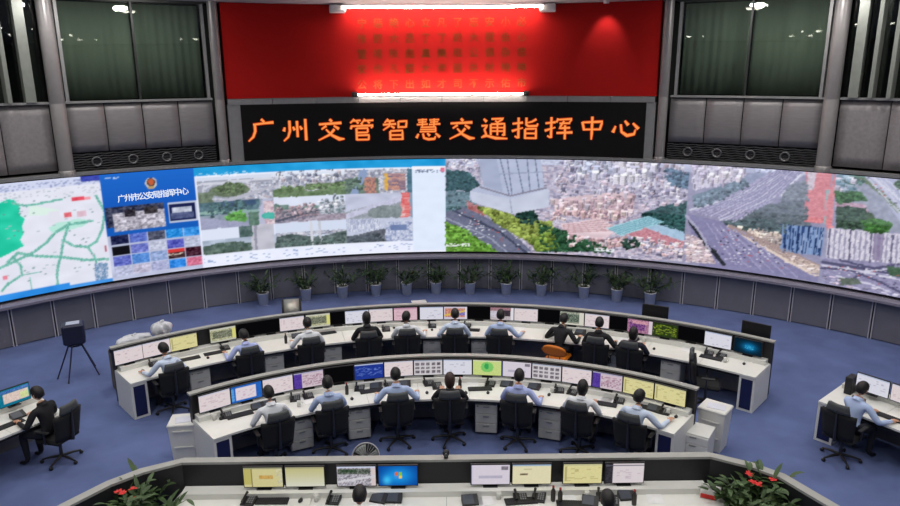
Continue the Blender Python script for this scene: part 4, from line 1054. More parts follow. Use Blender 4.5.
front = [(268, 'yellowform'), (308.5, 'yellowfade'), (358.5, 'aerial'), (399, 'logo'), (489.5, 'plain'), (530, 'cream'), (580, 'yellow'), (621.5, 'sidebar')]
for i, (px, k) in enumerate(front):
    p = at_z(px, 472, .95); monitor((p.x, 8.565, .75), 0, k, f'{ORD[i]} from the left in the front row', GF)
t = ang(13, 396, 9.2); monitor(pol(9.2, t, .75), -radians(t), 'tealwin', 'on the left side desk', 'monitors on the side desks')
t = -61.0; monitor(pol(9.2, t, .75), -radians(t), 'page', 'at the far end of the left side desk', 'monitors on the side desks')
for i, t in enumerate((53.6, 57.1, 60.6)):
    monitor(pol(9.3, t, .75), -radians(t), ('white', 'page', 'page')[i], f'{ORD[i]} from the left on the right side desk', 'monitors on the side desks')
sp_ = thing('computer_tower', 'small black computer box left of the right side desk monitors', 'computer', pol(9.32, 51.4, .75), -radians(51.4))
box('case', (0, 0, .16), (.12, .24, .32), M_black, sp_, ch=.006); box('front_bezel', (0, -.123, .16), (.10, .008, .29), M_dark, sp_)

# ------------------------------------------------------------------ drawer cabinets
M_ped = mat('pedestal_grey', (188, 188, 182), 0.5)
def pedestal(p, rz, label, h=.62, w=.40, d=.5, group='drawer cabinets', m=None):
    m = m or M_ped
    c = thing('drawer_cabinet', label, 'cabinet', p, rz, group)
    box('body', (0, 0, h/2+.03), (w, d, h-.03), m, c, ch=.006)
    for k in range(3):
        z = .07+(h-.06)/3*(k+.5)-.02
        dr = box('drawer', (0, -d/2-.008, z), (w-.02, .016, (h-.06)/3-.012), m, c, ch=.004)
        box('handle', (0, -d/2-.024, z+.05), (.11, .014, .018), M_grey, dr)
    box('lock', (-w*.38, -d/2-.018, h-.05), (.02, .01, .02), M_black, c)
    for sx in (-1, 1):
        for sy in (-1, 1):
            MB().ball((sx*(w/2-.05), sy*(d/2-.05), .024), .024, 8, 6).build('caster', M_black, c)
    return c
for i, (px, py) in enumerate(((201, 379), (275, 363), (333, 355), (432, 348), (480, 348), (613, 356), (670, 366))):
    t = ang(px, py, RB0+.06); pedestal(pol(RB0+.36, t), -radians(t), f'grey drawer cabinet under the back row desk, {ORD[i]} from the left')
for i, (px, py) in enumerate(((360, 427), (486, 419), (549, 425), (303, 440))):
    t = ang(px, py, RM0+.06); pedestal(pol(RM0+.36, t), -radians(t), ['white drawer cabinet under the middle desk, above the round fan', 'white drawer cabinet under the middle desk, left of the lavender shirt', 'white drawer cabinet under the middle desk, right of the lavender shirt', 'white drawer cabinet under the middle desk beside the second chair'][i])
p = at_z(707, 437, .62); pedestal((4.25, 10.66, 0), -radians(34), 'low white drawer cabinet standing at the right end of the middle desk', h=.52, w=.5, d=.45, m=M_whiteb)
pedestal(pol(8.95, 60.6), -radians(60.6), 'white drawer cabinet under the right side desk', m=M_whiteb)
pedestal(pol(8.8, -59.5), -radians(-59.5), 'white drawer cabinet under the left side desk', m=M_whiteb)
def bin_(p, rz, label, h):
    b = thing('storage_bin', label, 'bin', p, rz, 'tall white bins')
    m = MB(); m.hexa([(-.19, -.17, 0), (.19, -.17, 0), (.19, .17, 0), (-.19, .17, 0), (-.225, -.2, h), (.225, -.2, h), (.225, .2, h), (-.225, .2, h)]); m.build('body', M_whiteb, b)
    m = MB(); m.box((0, 0, h+.02), (.48, .43, .05), ch=.015); m.build('lid', M_whiteb, b)
    m = MB(); m.box((.02, -.02, h+.048), (.3, .22, .012), rz=.2, ch=.004); m.build('cloth', mat('pale_cloth', (206, 208, 220), .9), b)
    for z in (.25, .55): box('rib_band', (0, -.185-z*.03/h, z), (.3, .02, .02), M_whiteb, b)
    return b
bin_((-4.44, 10.92, 0), radians(8), 'tall white bin at the left end of the middle desk', .63)
bin_((4.68, 11.02, 0), radians(-40), 'tall white bin at the right end of the middle desk', .72)

# ------------------------------------------------------------------ office chairs
M_chair = mat('black_mesh_fabric', (20, 21, 24), 0.85, var=.15, scale=40)
M_head = mat('headrest_grey', (72, 75, 76), 0.7)
M_chrome = mat('chair_metal', (70, 70, 74), 0.35, .7)
def backfn(w0, w1, z0, z1, y0, lean, curl):
    def fn(u, v):
        w = w0+(w1-w0)*v; x = (u-.5)*w
        return (x, y0-lean*v+curl*(abs(u-.5)*2)**2-0.04*sin(pi*v)*0, z0+(z1-z0)*v)
    return fn
_c = {}
m = MB(); m.box((0, 0.02, .455), (.50, .48, .085), ch=.03); _c['seat'] = (m.mesh('seat', M_chair), None)
m = MB(); m.sheet(backfn(.48, .56, .49, .945, -.24, .07, .06), 8, 6, .045); _c['backrest'] = (m.mesh('backrest', M_chair), None)
m = MB(); m.sheet(backfn(.38, .31, .965, 1.11, -.33, .0, .04), 8, 3, .05); _c['headrest'] = (m.mesh('headrest', M_head), None)
m = MB(); m.tube([(0, -.12, .42), (0, -.3, .46), (0, -.32, .7), (0, -.345, 1.02)], [.025, .025, .02, .015], 8); _c['spine'] = (m.mesh('spine', M_chrome), None)
for s in (-1, 1):
    m = MB(); m.box((s*.285, .03, .67), (.07, .26, .03), ch=.01); _c['armrest', s] = (m.mesh('armrest', M_black), None)
    m = MB(); m.tube([(s*.22, .0, .44), (s*.285, .0, .46), (s*.285, .0, .66)], .016, 6); _c['arm_post', s] = (m.mesh('arm_post', M_chrome), None)
m = MB(); m.tube([(0, 0, .09), (0, 0, .42)], [.03, .024], 10); _c['gas_column'] = (m.mesh('gas_column', M_chrome), None)
m = MB(); m.box((0, 0, .40), (.2, .24, .04)); _c['mechanism'] = (m.mesh('mechanism', M_black), None)
m = MB(); m.tube([(0, 0, .10), (0, .17, .09), (0, .31, .065)], [.026, .022, .015], 6); ME_leg = m.mesh('base_leg', M_black)
m = MB(); m.lathe([(0, -.02), (.03, -.02), (.03, .02), (0, .02)], (0, .31, .03), 10, M=Matrix.Rotation(pi/2, 3, 'Y')); ME_cast = m.mesh('caster', M_black)
def chair(p, rz, label, group='office chairs', spin=0.3):
    c = thing('office_chair', label, 'chair', p, rz, group)
    for k, (me, _) in _c.items():
        link(k if isinstance(k, str) else k[0], me, c)
    for k in range(5):
        l = link('base_leg', ME_leg, c); l.rotation_euler = (0, 0, spin+k*2*pi/5)
        link('caster', ME_cast, l)
    return c

# ------------------------------------------------------------------ people
M_skin = mat('skin', (206, 158, 130), .6, var=.03)
M_hair = mat('black_hair', (22, 19, 19), .55, var=.2, scale=30)
M_hairb = mat('brown_hair', (58, 40, 34), .55, var=.2, scale=30)
M_eye = mat('eye_dark', (30, 24, 22), .3); M_lip = mat('lips', (170, 100, 92), .6)
M_trs = mat('dark_trousers', (26, 28, 38), .85); M_shoe = mat('black_shoe', (18, 18, 20), .4)
SHIRT = {'blue': mat('light_blue_shirt', (178, 196, 232), .85), 'lav': mat('lavender_blue_shirt', (172, 184, 232), .85), 'white': mat('white_shirt', (222, 226, 232), .85), 'black': mat('black_jacket', (24, 25, 30), .85),
         'navy': mat('navy_jacket', (26, 30, 48), .85), 'pale': mat('pale_blue_shirt', (200, 214, 236), .85)}
def V3(*a): return Vector(a)
def skeleton(P):
    """seated figure facing +y; returns joints, bones, radii and what each bone wears"""
    a = radians(P.get('lean', 8)); tw = radians(P.get('twist', 0)); sx = P.get('slump', 0)
    base = V3(0, -.06, .56)
    def sp(x, h, f=0):
        v = V3(x, f, 0); v.rotate(Matrix.Rotation(tw, 3, 'Z'))
        return base+V3(v.x, v.y*cos(a)+h*sin(a), h*cos(a)-v.y*sin(a))
    J = [base, sp(0, .13), sp(0, .28-sx*.3), sp(0, .41-sx*.6), sp(0, .475-sx, .0), sp(0, .54-sx, .015)]
    R = [(.15, .115), (.135, .105), (.15, .11), (.145, .10), (.062, .062), (.05, .052)]
    B = [(0, 1, 'shirt'), (1, 2, 'shirt'), (2, 3, 'shirt'), (3, 4, 'shirt'), (4, 5, 'skin')]
    head = sp(0, .655-sx, .03)
    sh = {}
    for s, k in ((-1, 'L'), (1, 'R')):
        S = sp(s*.165, .425-sx*.7, .0); Wr = V3(*P.get('wrist'+k, (s*.17, .34, .80)))-V3(0, 0, .05)
        d = Wr-S; L = d.length; mx = .53
        if L > mx: Wr = S+d*(mx/L); d = Wr-S; L = mx
        h = sqrt(max(0, .275**2-(L/2)**2)); n = V3(s*.6, -.25, -.75); n = (n-d*(n.dot(d)/d.dot(d))).normalized()
        E = S+d*.5+n*h
        dirn = (Wr-E).normalized(); pl = Wr+dirn*.075; pl.z = max(pl.z, .728)
        i = len(J); J += [S, E, Wr, pl]; R += [(.066, .066), (.047, .047), (.03, .028), (.036, .018)]
        B += [(3, i, 'shirt'), (i, i+1, 'shirt'), (i+1, i+2, P.get('sleeve', 'shirt')), (i+2, i+3, 'skin')]
        sh[k] = (Wr, pl, dirn, s)
    for s in (-1, 1):
        kx = s*(.13+.03*P.get('wide', 0)); fy = P.get('foot', .30)
        i = len(J); J += [V3(s*.095, .0, .555), V3(kx, .36, .535), V3(kx, fy+.02, .10), V3(kx+s*.01, fy+.06, .045), V3(kx+s*.02, fy+.17, .035)]
        R += [(.10, .095), (.066, .066), (.042, .042), (.04, .036), (.036, .024)]
        B += [(0, i, 'trs'), (i, i+1, 'trs'), (i+1, i+2, 'trs'), (i+2, i+3, 'shoe'), (i+3, i+4, 'shoe')]
    return J, B, R, head, sh
def head_mesh(m, c, yaw, pitch, tilt):
    """m: collector; head turned by yaw (left positive), pitched down by pitch"""
    M = Matrix.Rotation(yaw, 3, 'Z') @ Matrix.Rotation(-pitch, 3, 'X') @ Matrix.Rotation(tilt, 3, 'Y')
    nu, nv = 24, 16; vs = []; info = []
    for j in range(nv+1):
        p = pi*j/nv
        for k in range(nu):
            q = 2*pi*k/nu; x, y, z = sin(p)*cos(q), sin(p)*sin(q), -cos(p)
            rx, ry, rz = .074, .092, .112
            if z < -.1: rx *= 1+.35*(z+.1); ry *= 1+.10*(z+.1)
            if y < 0 and z < -.2: ry *= .82
            X, Y, Z = rx*x, ry*y, rz*z
            g = math.exp(-((x/.16)**2+((z+.12)/.22)**2)) if y > 0 else 0; Y += .024*g
            for sx in (-1, 1):
                g = math.exp(-(((x-sx*.38)/.16)**2+((z-.06)/.12)**2)) if y > 0 else 0; Y -= .010*g
                g = math.exp(-(((y+.02)/.16)**2+((z+.05)/.2)**2)) if sx*x > .7 else 0; X += sx*.018*g
            if y > 0: Y += .008*math.exp(-((x/.3)**2+((z+.78)/.15)**2))+.005*math.exp(-((x/.25)**2+((z+.46)/.08)**2))
            vs.append(Vector(c)+M @ Vector((X, Y, Z))); info.append((x, y, z))
    fs, mi = [], []
    for j in range(nv):
        for k in range(nu):
            f = (j*nu+k, j*nu+(k+1) % nu, (j+1)*nu+(k+1) % nu, (j+1)*nu+k)
            ax = sum(info[i][0] for i in f)/4; ay = sum(info[i][1] for i in f)/4; az = sum(info[i][2] for i in f)/4
            fs.append(f); mi.append(5 if (ay > .6 and abs(ax) < .24 and abs(az+.46) < .06) else 0)
    o = len(m.v); m.v += [tuple(v) for v in vs]
    for f, i in zip(fs, mi): m.f.append(tuple(q+o for q in f)); m.mi.append(i); m.sm.append(True)
    for sx in (-1, 1):
        m.ball(Vector(c)+M @ Vector((sx*.03, .078, .008)), (.012, .009, .008), 8, 6, 4, M)
    return M
def hair_mesh(c, M, style):
    m = MB(); nu, nv = 24, 14; vs, dirs = [], []
    for j in range(nv+1):
        p = pi*j/nv
        for k in range(nu):
            q = 2*pi*k/nu; x, y, z = sin(p)*cos(q), sin(p)*sin(q), -cos(p)
            b = 1+.03*sin(7*q+3*z)*sin(p)
            X, Y, Z = .085*x*b, .103*y*b-.004, .124*z*b+.003
            if style != 'short' and z < 0: X *= 1+.15*(-z); Z *= 1+.35*(-z)
            vs.append(Vector(c)+M @ Vector((X, Y, Z))); dirs.append((x, y, z))
    fs = []
    low = -.62 if style == 'short' else -.95
    for j in range(nv):
        for k in range(nu):
            f = (j*nu+k, j*nu+(k+1) % nu, (j+1)*nu+(k+1) % nu, (j+1)*nu+k)
            ay = sum(dirs[i][1] for i in f)/4; az = sum(dirs[i][2] for i in f)/4
            lim = float(np.interp(ay, [-1, -.4, -.1, .15, .45, .8], [low, low, low*.6, .02, .42, .62] if style in ('short', 'tail', 'bun') else [low, low, low*.9, low*.7, .35, .6]))
            if az > lim: fs.append(f)
    m.add(vs, fs, 0, True)
    if style == 'tail':
        P0 = Vector(c)+M @ Vector((0, -.10, .03)); m.tube([P0, P0+M @ Vector((0, -.05, -.03)), P0+M @ Vector((0, -.05, -.12)), P0+M @ Vector((0, -.02, -.2))], [.02, .03, .028, .008], 8)
    if style == 'bun':
        m.ball(Vector(c)+M @ Vector((0, -.115, .03)), (.04, .035, .035), 10, 8)
    return m
PEOPLE = []
def person(p, rz, label, shirt='blue', hair='short', hmat=None, group='people at the consoles', **P):
    J, B, R, head, hands = skeleton(P)
    me = bpy.data.meshes.new('body_skeleton')
    me.from_pydata([tuple(j) for j in J], [(a, b) for a, b, _ in B], [])
    o = bpy.data.objects.new('body_skeleton', me); COL.objects.link(o)
    sk = o.modifiers.new('skin', 'SKIN'); sk.use_smooth_shade = True; sk.branch_smoothing = .6
    for i, r in enumerate(R): me.skin_vertices[0].data[i].radius = r; me.skin_vertices[0].data[i].use_root = (i == 0)
    ss = o.modifiers.new('sub', 'SUBSURF'); ss.levels = 2; ss.render_levels = 2
    PEOPLE.append(dict(o=o, J=J, B=B, head=head, hands=hands, p=p, rz=rz, label=label, shirt=shirt, hair=hair, hmat=hmat or M_hair, P=P, group=group))
def finish_people():
    bpy.context.view_layer.update(); dg = bpy.context.evaluated_depsgraph_get()
    for d in PEOPLE:
        ev = d['o'].evaluated_get(dg); em = ev.to_mesh(); m = MB()
        co = np.empty(len(em.vertices)*3); em.vertices.foreach_get('co', co); co = co.reshape(-1, 3)
        m.v = [tuple(v) for v in co]
        A = np.array([d['J'][a] for a, b, _ in d['B']]); Bv = np.array([d['J'][b] for a, b, _ in d['B']]); D = Bv-A; L2 = (D**2).sum(1)+1e-9
        code = {'skin': 0, 'shirt': 1, 'trs': 2, 'shoe': 3}; cl = np.array([code[w] for _, _, w in d['B']])
        for pl in em.polygons:
            c = np.array(pl.center); t = np.clip(((c-A)*D).sum(1)/L2, 0, 1); k = int(np.argmin(((A+D*t[:, None]-c)**2).sum(1)))
            m.f.append(tuple(pl.vertices)); m.mi.append(int(cl[k])); m.sm.append(True)
        ev.to_mesh_clear()
        P = d['P']
        M = head_mesh(m, d['head'], radians(P.get('yaw', 0)), radians(P.get('pitch', 12)), radians(P.get('tilt', 0)))
        for k, (Wr, pl, dr, s) in d['hands'].items():      # four fingers and a thumb rooted in the palm
            side = V3(dr.y, -dr.x, 0)
            side = side.normalized() if side.length > .01 else V3(1, 0, 0)
            for q, ln in enumerate((.062, .072, .068, .052)):
                b = pl+side*(-.030+.020*q)*(-s)-dr*.005
                m.tube([b, b+dr*ln*.5+V3(0, 0, .006), b+dr*ln*.85-V3(0, 0, .004), b+dr*ln*.98-V3(0, 0, .014)], [.009, .0085, .008, .006], 6)
            b = Wr+dr*.03+side*(.024)*(-s); m.tube([b, b+dr*.028+side*.022*(-s), b+dr*.058+side*.028*(-s)-V3(0, 0, .006)], [.010, .0095, .007], 6)
        th = thing('person', d['label'], 'person', d['p'], d['rz'], d['group']); th.scale = (1.09, 1.07, 1.06)
        m.build('body', [M_skin, SHIRT[d['shirt']], M_trs, M_shoe, M_eye, M_lip], th)
        hair_mesh(d['head'], M, d['hair']).build('hair', d['hmat'], th)
        nb, nt_ = d['J'][4], d['J'][5]; ax = (nt_-nb).normalized(); Q = Vector((0, 0, 1)).rotation_difference(ax).to_matrix()
        m = MB(); m.lathe([(.085, -.03), (.074, .0), (.064, .028), (.060, .028), (.066, -.01)], nb+ax*.012, 16, M=Q); m.build('collar', SHIRT[d['shirt']], th)
        me = d['o'].data; bpy.data.objects.remove(d['o']); bpy.data.meshes.remove(me)

def seat_at(px, py, r, label_c, label_p=None, turn=0, spin=.3, fwd=.02, **kw):
    t = ang(px, py, r); p = pol(r, t); rz = -radians(t+turn)
    if label_c: chair(p, rz, label_c, spin=spin)
    if label_p:
        q = p+Vector((sin(radians(t+turn)), cos(radians(t+turn)), 0))*fwd
        person(q, rz, label_p, **kw)
RC = RM0-.12
seat_at(274, 425, RC, 'black office chair at the left end of the middle row', 'person in dark-collared white shirt at the left end of the middle row', shirt='white', hair='short', lean=16, pitch=22, spin=.5)
seat_at(330, 420, RC, 'black office chair, second in the middle row', 'person in light blue shirt, second from left in the middle row', shirt='blue', lean=6, yaw=-8, spin=.1)
seat_at(397, 414, RC, 'black office chair, third in the middle row', 'person in light blue shirt at the monitor of thumbnails, arms spread wide', shirt='blue', lean=8, wristL=(-.30, .28, .80), wristR=(.36, .26, .80), spin=.0)
seat_at(450, 413, RC, 'black office chair, fourth in the middle row', 'person slumped low in black, brown hair, middle of the middle row', shirt='black', hair='bob', hmat=M_hairb, lean=2, slump=.10, pitch=8, spin=.3)
seat_at(518, 414, RC, 'black office chair, fifth in the middle row', 'person in lavender blue shirt right of centre in the middle row', shirt='lav', lean=6, wristR=(.34, .22, .80), spin=.0)
seat_at(580, 420, RC, 'black office chair, sixth in the middle row', 'person with bushy dark hair and white sleeves in the middle row', shirt='white', hair='bob', lean=10, slump=.06, spin=.6)
seat_at(634, 432, RC, 'black office chair at the right end of the middle row', 'person in pale shirt reaching right at the right end of the middle row', shirt='pale', lean=16, wristR=(.40, .36, .80), yaw=-20, slump=.04, spin=.2)
RK = RB0-.12
seat_at(171, 380, RK, 'black office chair at the left end of the back row', 'person in pale shirt leaning left at the left end of the back row', shirt='pale', lean=20, twist=25, yaw=25, pitch=22, wristL=(-.36, .34, .8), spin=.2)
seat_at(248, 362, RK, 'black office chair, second in the back row', 'person in lavender shirt beside the dark switched-off monitors, back row', shirt='lav', lean=20, pitch=25, yaw=20, wristL=(-.34, .3, .8), slump=.05, spin=.5)
seat_at(310, 352, RK, 'black office chair, third in the back row', 'person in white shirt, third in the back row', shirt='white', lean=14, wristL=(-.3, .32, .8))
seat_at(368, 346, RK, 'black office chair, fourth in the back row', 'person with dark hair tucked behind the fourth back row chair', shirt='black', hair='bob', lean=12, spin=.7)
seat_at(407, 345, RK, 'black office chair, fifth in the back row', 'person with white sleeves, fifth in the back row', shirt='white', hair='short', lean=8, yaw=-25, wristR=(.38, .26, .8), slump=.03)
seat_at(455, 343, RK, 'black office chair, sixth in the back row', 'person in pale blue shirt at the orange and purple picture, back row', shirt='pale', lean=14, yaw=8, wristL=(-.3, .3, .8), spin=.1)
seat_at(500, 343, RK, 'black office chair, seventh in the back row', 'person in light blue shirt with right arm stretched out, back row', shirt='blue', lean=12, wristR=(.42, .3, .8), spin=.4)
seat_at(597, 352, RK, 'black office chair right of the orange chair, back row', 'person in black facing the pink page monitor, back row right', shirt='black', lean=12, wristR=(.3, .3, .8), spin=.2)
seat_at(631, 360, RK, 'black office chair with a low head above it, back row right', 'person in navy hidden behind the chair, back row right', shirt='navy', hair='bob', lean=8, slump=.10)
t = ang(706, 385, RK-.05); chair(pol(RK-.05, t), -radians(t+75), 'empty black office chair turned sideways, right end of the back row', spin=.3)
# orange chair with a person in black
t = ang(558, 350, RK-.02)
oc = thing('padded_chair', 'orange padded low-back chair in the back row', 'chair', pol(RK-.02, t), -radians(t+14))
M_or = mat('orange_vinyl', (206, 112, 20), .45)
m = MB(); m.box((0, .04, .45), (.46, .44, .07), ch=.03); m.build('seat', M_or, oc)
def ofn(u, v):
    a = (u-.5)*2; hh = sqrt(max(0, 1-(abs(a))**2.6)); return (a*.27, -.23+.05*a*a-.05*v, .56+(.5-.5*hh)*.16+v*hh*.24)
m = MB(); m.sheet(ofn, 14, 5, .05); m.build('backrest', M_or, oc)
for s in (-1, 1):
    m = MB(); m.tube([(s*.13, -.2, .42), (s*.13, -.26, .7)], .012, 6); m.build('back_post', M_chrome, oc)
    for y in (-.17, .22):
        m = MB(); m.tube([(s*.18, y*.9, .42), (s*.23, y*1.15, 0)], .013, 6); m.build('leg', M_chrome, oc)
person(pol(RK+.05, t), -radians(t+14), 'person in black leaning forward on the orange chair', shirt='black', lean=26, pitch=24, wristL=(-.2, .36, .8), wristR=(.3, .36, .8))
# side desks and front row
RS_ = 8.25
tq = -52.4
chair(pol(RS_, tq+.3), -radians(tq-22), 'black office chair at the left side desk', spin=.5)
person(pol(RS_+.06, tq-.6), -radians(tq-24), 'person in black with dark hair at the left side desk', shirt='black', lean=10, pitch=20, yaw=10)
tq = 54.0
chair(pol(RS_-.02, tq), -radians(tq+0), 'black office chair at the right side desk', spin=.2)
person(pol(RS_+.1, tq+.5), -radians(tq+8), 'person with headset in light blue shirt at the right side desk', shirt='blue', lean=14, pitch=18, wristR=(.38, .34, .8), wristL=(.0, .4, .8), yaw=-10)
for px, sh, lb, hm in ((359, 'blue', 'person in light blue shirt bent over the front desk', None), (607, 'navy', 'person with dark hair at the front desk right of centre', None)):
    q = at_z(px, 495, 1.25)
    yy = 7.58 if px < 400 else 7.42
    chair((q.x, yy-.05, 0), 0, f'black office chair of the {lb}', spin=.3)
    person((q.x, yy, 0), 0, lb, shirt=sh, lean=24, pitch=30)
finish_people()

# ------------------------------------------------------------------ plants
M_leaf = mat('leaf_green', (44, 66, 36), .6, var=.35, scale=6)
M_leaf2 = mat('leaf_olive', (64, 86, 48), .6, var=.35, scale=6)
M_soil = mat('soil', (48, 40, 34), .95)
M_red = mat('red_petal', (206, 40, 36), .6, var=.2)
M_pot = mat('white_pot', (236, 236, 236), .45)
def leaf(m, base, az, el, ln, w, droop, n=4):
    d = Vector((cos(az)*cos(el), sin(az)*cos(el), sin(el))); sd = Vector((-sin(az), cos(az), 0)); p = Vector(base); A, Bv = [], []
    for i in range(n+1):
        u = i/n; ww = w*sin(pi*min(.98, .12+.86*u))**.8
        A.append(p+sd*ww/2); Bv.append(p-sd*ww/2)
        p = p+d*ln/n; d = (d+Vector((0, 0, -droop/n))).normalized()
    m.add(A+Bv, [(i, i+1, n+2+i, n+1+i) for i in range(n)], 0, True)
def plant(p, label, seed, h=.55, spread=.34, big=False):
    g = random.Random(seed); t = thing('potted_plant', label, 'plant', p, g.random()*6, 'plants in white pots along the wall' if not big else 'flowering plants by the front desk')
    ph = .36 if not big else .58; pr = .16 if not big else .24
    m = MB(); m.lathe([(0, 0), (pr*.8, 0), (pr, ph), (pr*1.06, ph), (pr*1.06, ph-.03), (pr*.93, ph-.02), (pr*.9, ph-.05)], n=20); m.build('pot', M_pot if not big else mat('dark_pot', (62, 66, 84), .5), t)
    m = MB(); m.lathe([(0, ph-.045), (pr*.92, ph-.05)], n=16); m.build('soil', M_soil, t)
    ns = 18 if not big else 52; st = MB(); lf = MB()
    for k in range(ns):
        a = g.random()*2*pi; el = radians(g.uniform(35, 88)); L = h*g.uniform(.55, 1.1)
        b = Vector((cos(a)*pr*.3, sin(a)*pr*.3, ph-.05)); d = Vector((cos(a)*cos(el), sin(a)*cos(el), sin(el)))*L*spread/.34
        d.z = L*sin(el); mid = b+d*.5+Vector((0, 0, .03)); e = b+d
        st.tube([b, mid, e], [.007, .006, .003], 5)
        for q in range(8 if not big else 9):
            u = .25+.75*q/8; pt = b+(e-b)*u+Vector((0, 0, .03*sin(pi*u)))
            leaf(lf, pt, a+g.uniform(-1.8, 1.8), radians(g.uniform(0, 65)), g.uniform(.12, .24)*(1.0 if big else 1.2), g.uniform(.035, .06)*(1.3 if big else 1), g.uniform(.5, 1.5))
    st.build('stems', M_leaf, t); f = lf.build('foliage', M_leaf if not big else M_leaf2, t); f['kind'] = 'stuff'
    return t, g, ph, h
PXS = [(263, 303, 1.0), (306, 299, 1.0), (343, 297, 1.3), (376, 295, 1.05), (407, 294, 1.05), (436, 293, .95), (470, 293.5, 1.0), (506, 294, 1.05), (541, 295, 1.05), (584, 296, 1.25), (617, 299, 1.0), (650, 303, 1.15)]
SHAPE = ['leftmost of the row', 'with thin stems', 'wide and bushy', 'upright', 'tall in the middle', 'compact and dense', 'loose and open', 'with one upright stem', 'spreading', 'large and tall', 'small and sparse', 'rightmost of the row']
for i, (px, py, k) in enumerate(PXS):
    r, t = polz(px, py, 0); r = min(r, 14.22)
    plant(pol(r, t), f'green plant in white pot by the wall, {ORD[i]} from left, {SHAPE[i]}', 100+i, .60*k, .40*k)
for (x, y, lb, sd) in ((-4.1, 8.12, 'large plant with red flowers inside the left wing of the front desk', 5), (4.12, 8.2, 'large plant with red flowers inside the right wing of the front desk', 9)):
    t, g, ph, h = plant((x, y, 0), lb, sd, .62, .40, True)
    for k in range(4):
        a = g.random()*6.28; q = Vector((cos(a)*g.uniform(.03, .22), sin(a)*g.uniform(.03, .22), ph+.5+g.uniform(0, .12)))
        fm = MB()
        for j in range(7): leaf(fm, q, j*.9+g.random(), radians(g.uniform(10, 40)), .06, .04, .3, 3)
        fm.build('red_flower', M_red, t)

# ------------------------------------------------------------------ tripod with a speaker box, odd things on the floor
tp = at_z(80, 374, 0)
trp = thing('speaker_stand', 'dark four-legged stand on the carpet at the far left', 'stand', (tp.x, tp.y, 0), radians(25))
hub = .72
for (dx, dy) in ((-.42, -.10), (-.2, -.45), (.38, -.25), (.30, .30)):
    m = MB(); m.tube([(dx*.3, dy*.3, hub), (dx, dy, 0.02)], [.018, .014], 8); l = m.build('leg', mat('stand_navy', (24, 28, 58), .5), trp)
    m = MB(); m.ball((dx, dy, .02), .02, 8, 6); m.build('rubber_foot', M_black, l)
m = MB(); m.lathe([(0, .68), (.15, .68), (.15, .74), (0, .74)], n=16); m.build('top_plate', mat('stand_navy', (24, 28, 58)), trp)
sb = thing('speaker_box', 'dark boxy loudspeaker on the four-legged stand', 'speaker', (tp.x, tp.y, .74), radians(25))
m = MB(); m.box((0, 0, .22), (.42, .36, .44), ch=.03); m.build('cabinet', mat('speaker_navy', (28, 32, 60), .55), sb)
m = MB(); m.box((-.214, 0, .22), (.012, .30, .38)); m.build('grille', mat('speaker_grille', (70, 74, 80), .7), sb)
m = MB(); m.box((0, 0, .446), (.26, .22, .014), ch=.004); m.build('top_handle', mat('pale_label', (170, 176, 196), .5), sb)
# pale boxes behind the left end of the back row
def crumple(name, p, d, rz, label, m_, seed):
    g = random.Random(seed); t = thing(name, label, 'bag', p, rz)
    def fn(u, v):
        a = u*2*pi; e = (v-.5)*pi
        k = 1+.16*sin(3*a+seed)*cos(e)+.1*sin(7*a+2*e)
        return (d[0]/2*cos(a)*cos(e)**.5*k, d[1]/2*sin(a)*cos(e)**.5*k, d[2]/2*(1+sin(e)*(1+.12*sin(5*a))))
    vs, fs = [], []; nu, nv = 20, 10
    for j in range(nv+1):
        for i in range(nu): vs.append(fn(i/nu, .02+.96*j/nv))
    for j in range(nv):
        for i in range(nu): fs.append((j*nu+i, j*nu+(i+1) % nu, (j+1)*nu+(i+1) % nu, (j+1)*nu+i))
    fs += [tuple(range(nu))[::-1], tuple(nv*nu+i for i in range(nu))]
    MB().add(vs, fs).build('sack', m_, t)
    m = MB(); m.tube([(0, 0, d[2]*.95), (.03, .02, d[2]*1.12), (.08, .03, d[2]*1.08)], [.03, .02, .03], 6); m.build('tied_neck', m_, t)
    return t
M_bag = mat('white_sack', (198, 200, 206), .7, var=.12, scale=10); M_card = mat('brown_carton', (96, 90, 74), .8, var=.2)
t1, t2 = ang(129, 340, 10.25), ang(160, 330, 10.25)
bx1 = thing('carton', 'dark carton of odds and ends behind the left end of the back row', 'box', pol(10.35, (t1+t2)/2, 0), -radians((t1+t2)/2))
box('body', (0, 0, .42), (1.35, .4, .84), M_card, bx1, ch=.01)
for k in range(9): MB().box((-.6+k*.15, random.uniform(-.1, .1), .88), (.12, .16, random.uniform(.08, .16)), rz=random.random(), ch=.01).build('oddment', [M_black, M_card, M_grey][k % 3], bx1)
crumple('plastic_bag', pol(10.38, t1+.6, .95), (.7, .34, .13), -radians(t1)+.1, 'flat white plastic bag on the carton, nearer the left edge', M_bag, 3)
crumple('plastic_bag', pol(10.42, t2+.3, .95), (.42, .34, .27), -radians(t2), 'bulging white plastic bag on the carton, beside the second monitor', M_bag, 8)
p = at_z(292, 311, .3)
fc = thing('floor_fan', 'silver drum-shaped blower with dark sides on the floor behind the back row', 'blower', (p.x, p.y, 0), radians(12))
m = MB(); m.lathe([(.0, -.2), (.29, -.2), (.29, .2), (.0, .2)], (0, 0, .33), 24, M=Matrix.Rotation(pi/2, 3, 'Y')); m.build('drum', mat('drum_silver', (176, 174, 164), .35, .6), fc)
for s in (-1, 1):
    m = MB(); m.lathe([(0, 0), (.30, 0), (.31, .03), (.24, .05), (0, .05)], (s*.2, 0, .33), 24, M=Matrix.Rotation(s*pi/2, 3, 'Y')); m.build('side_grille', M_black, fc)
    m = MB(); m.box((s*.16, 0, .03), (.06, .45, .06), ch=.01); m.build('foot', M_black, fc)
p = at_z(577, 314, .35)
wb_ = thing('equipment_case', 'small pale grey equipment case on the floor behind the back row', 'case', (p.x, p.y, 0), radians(-10))
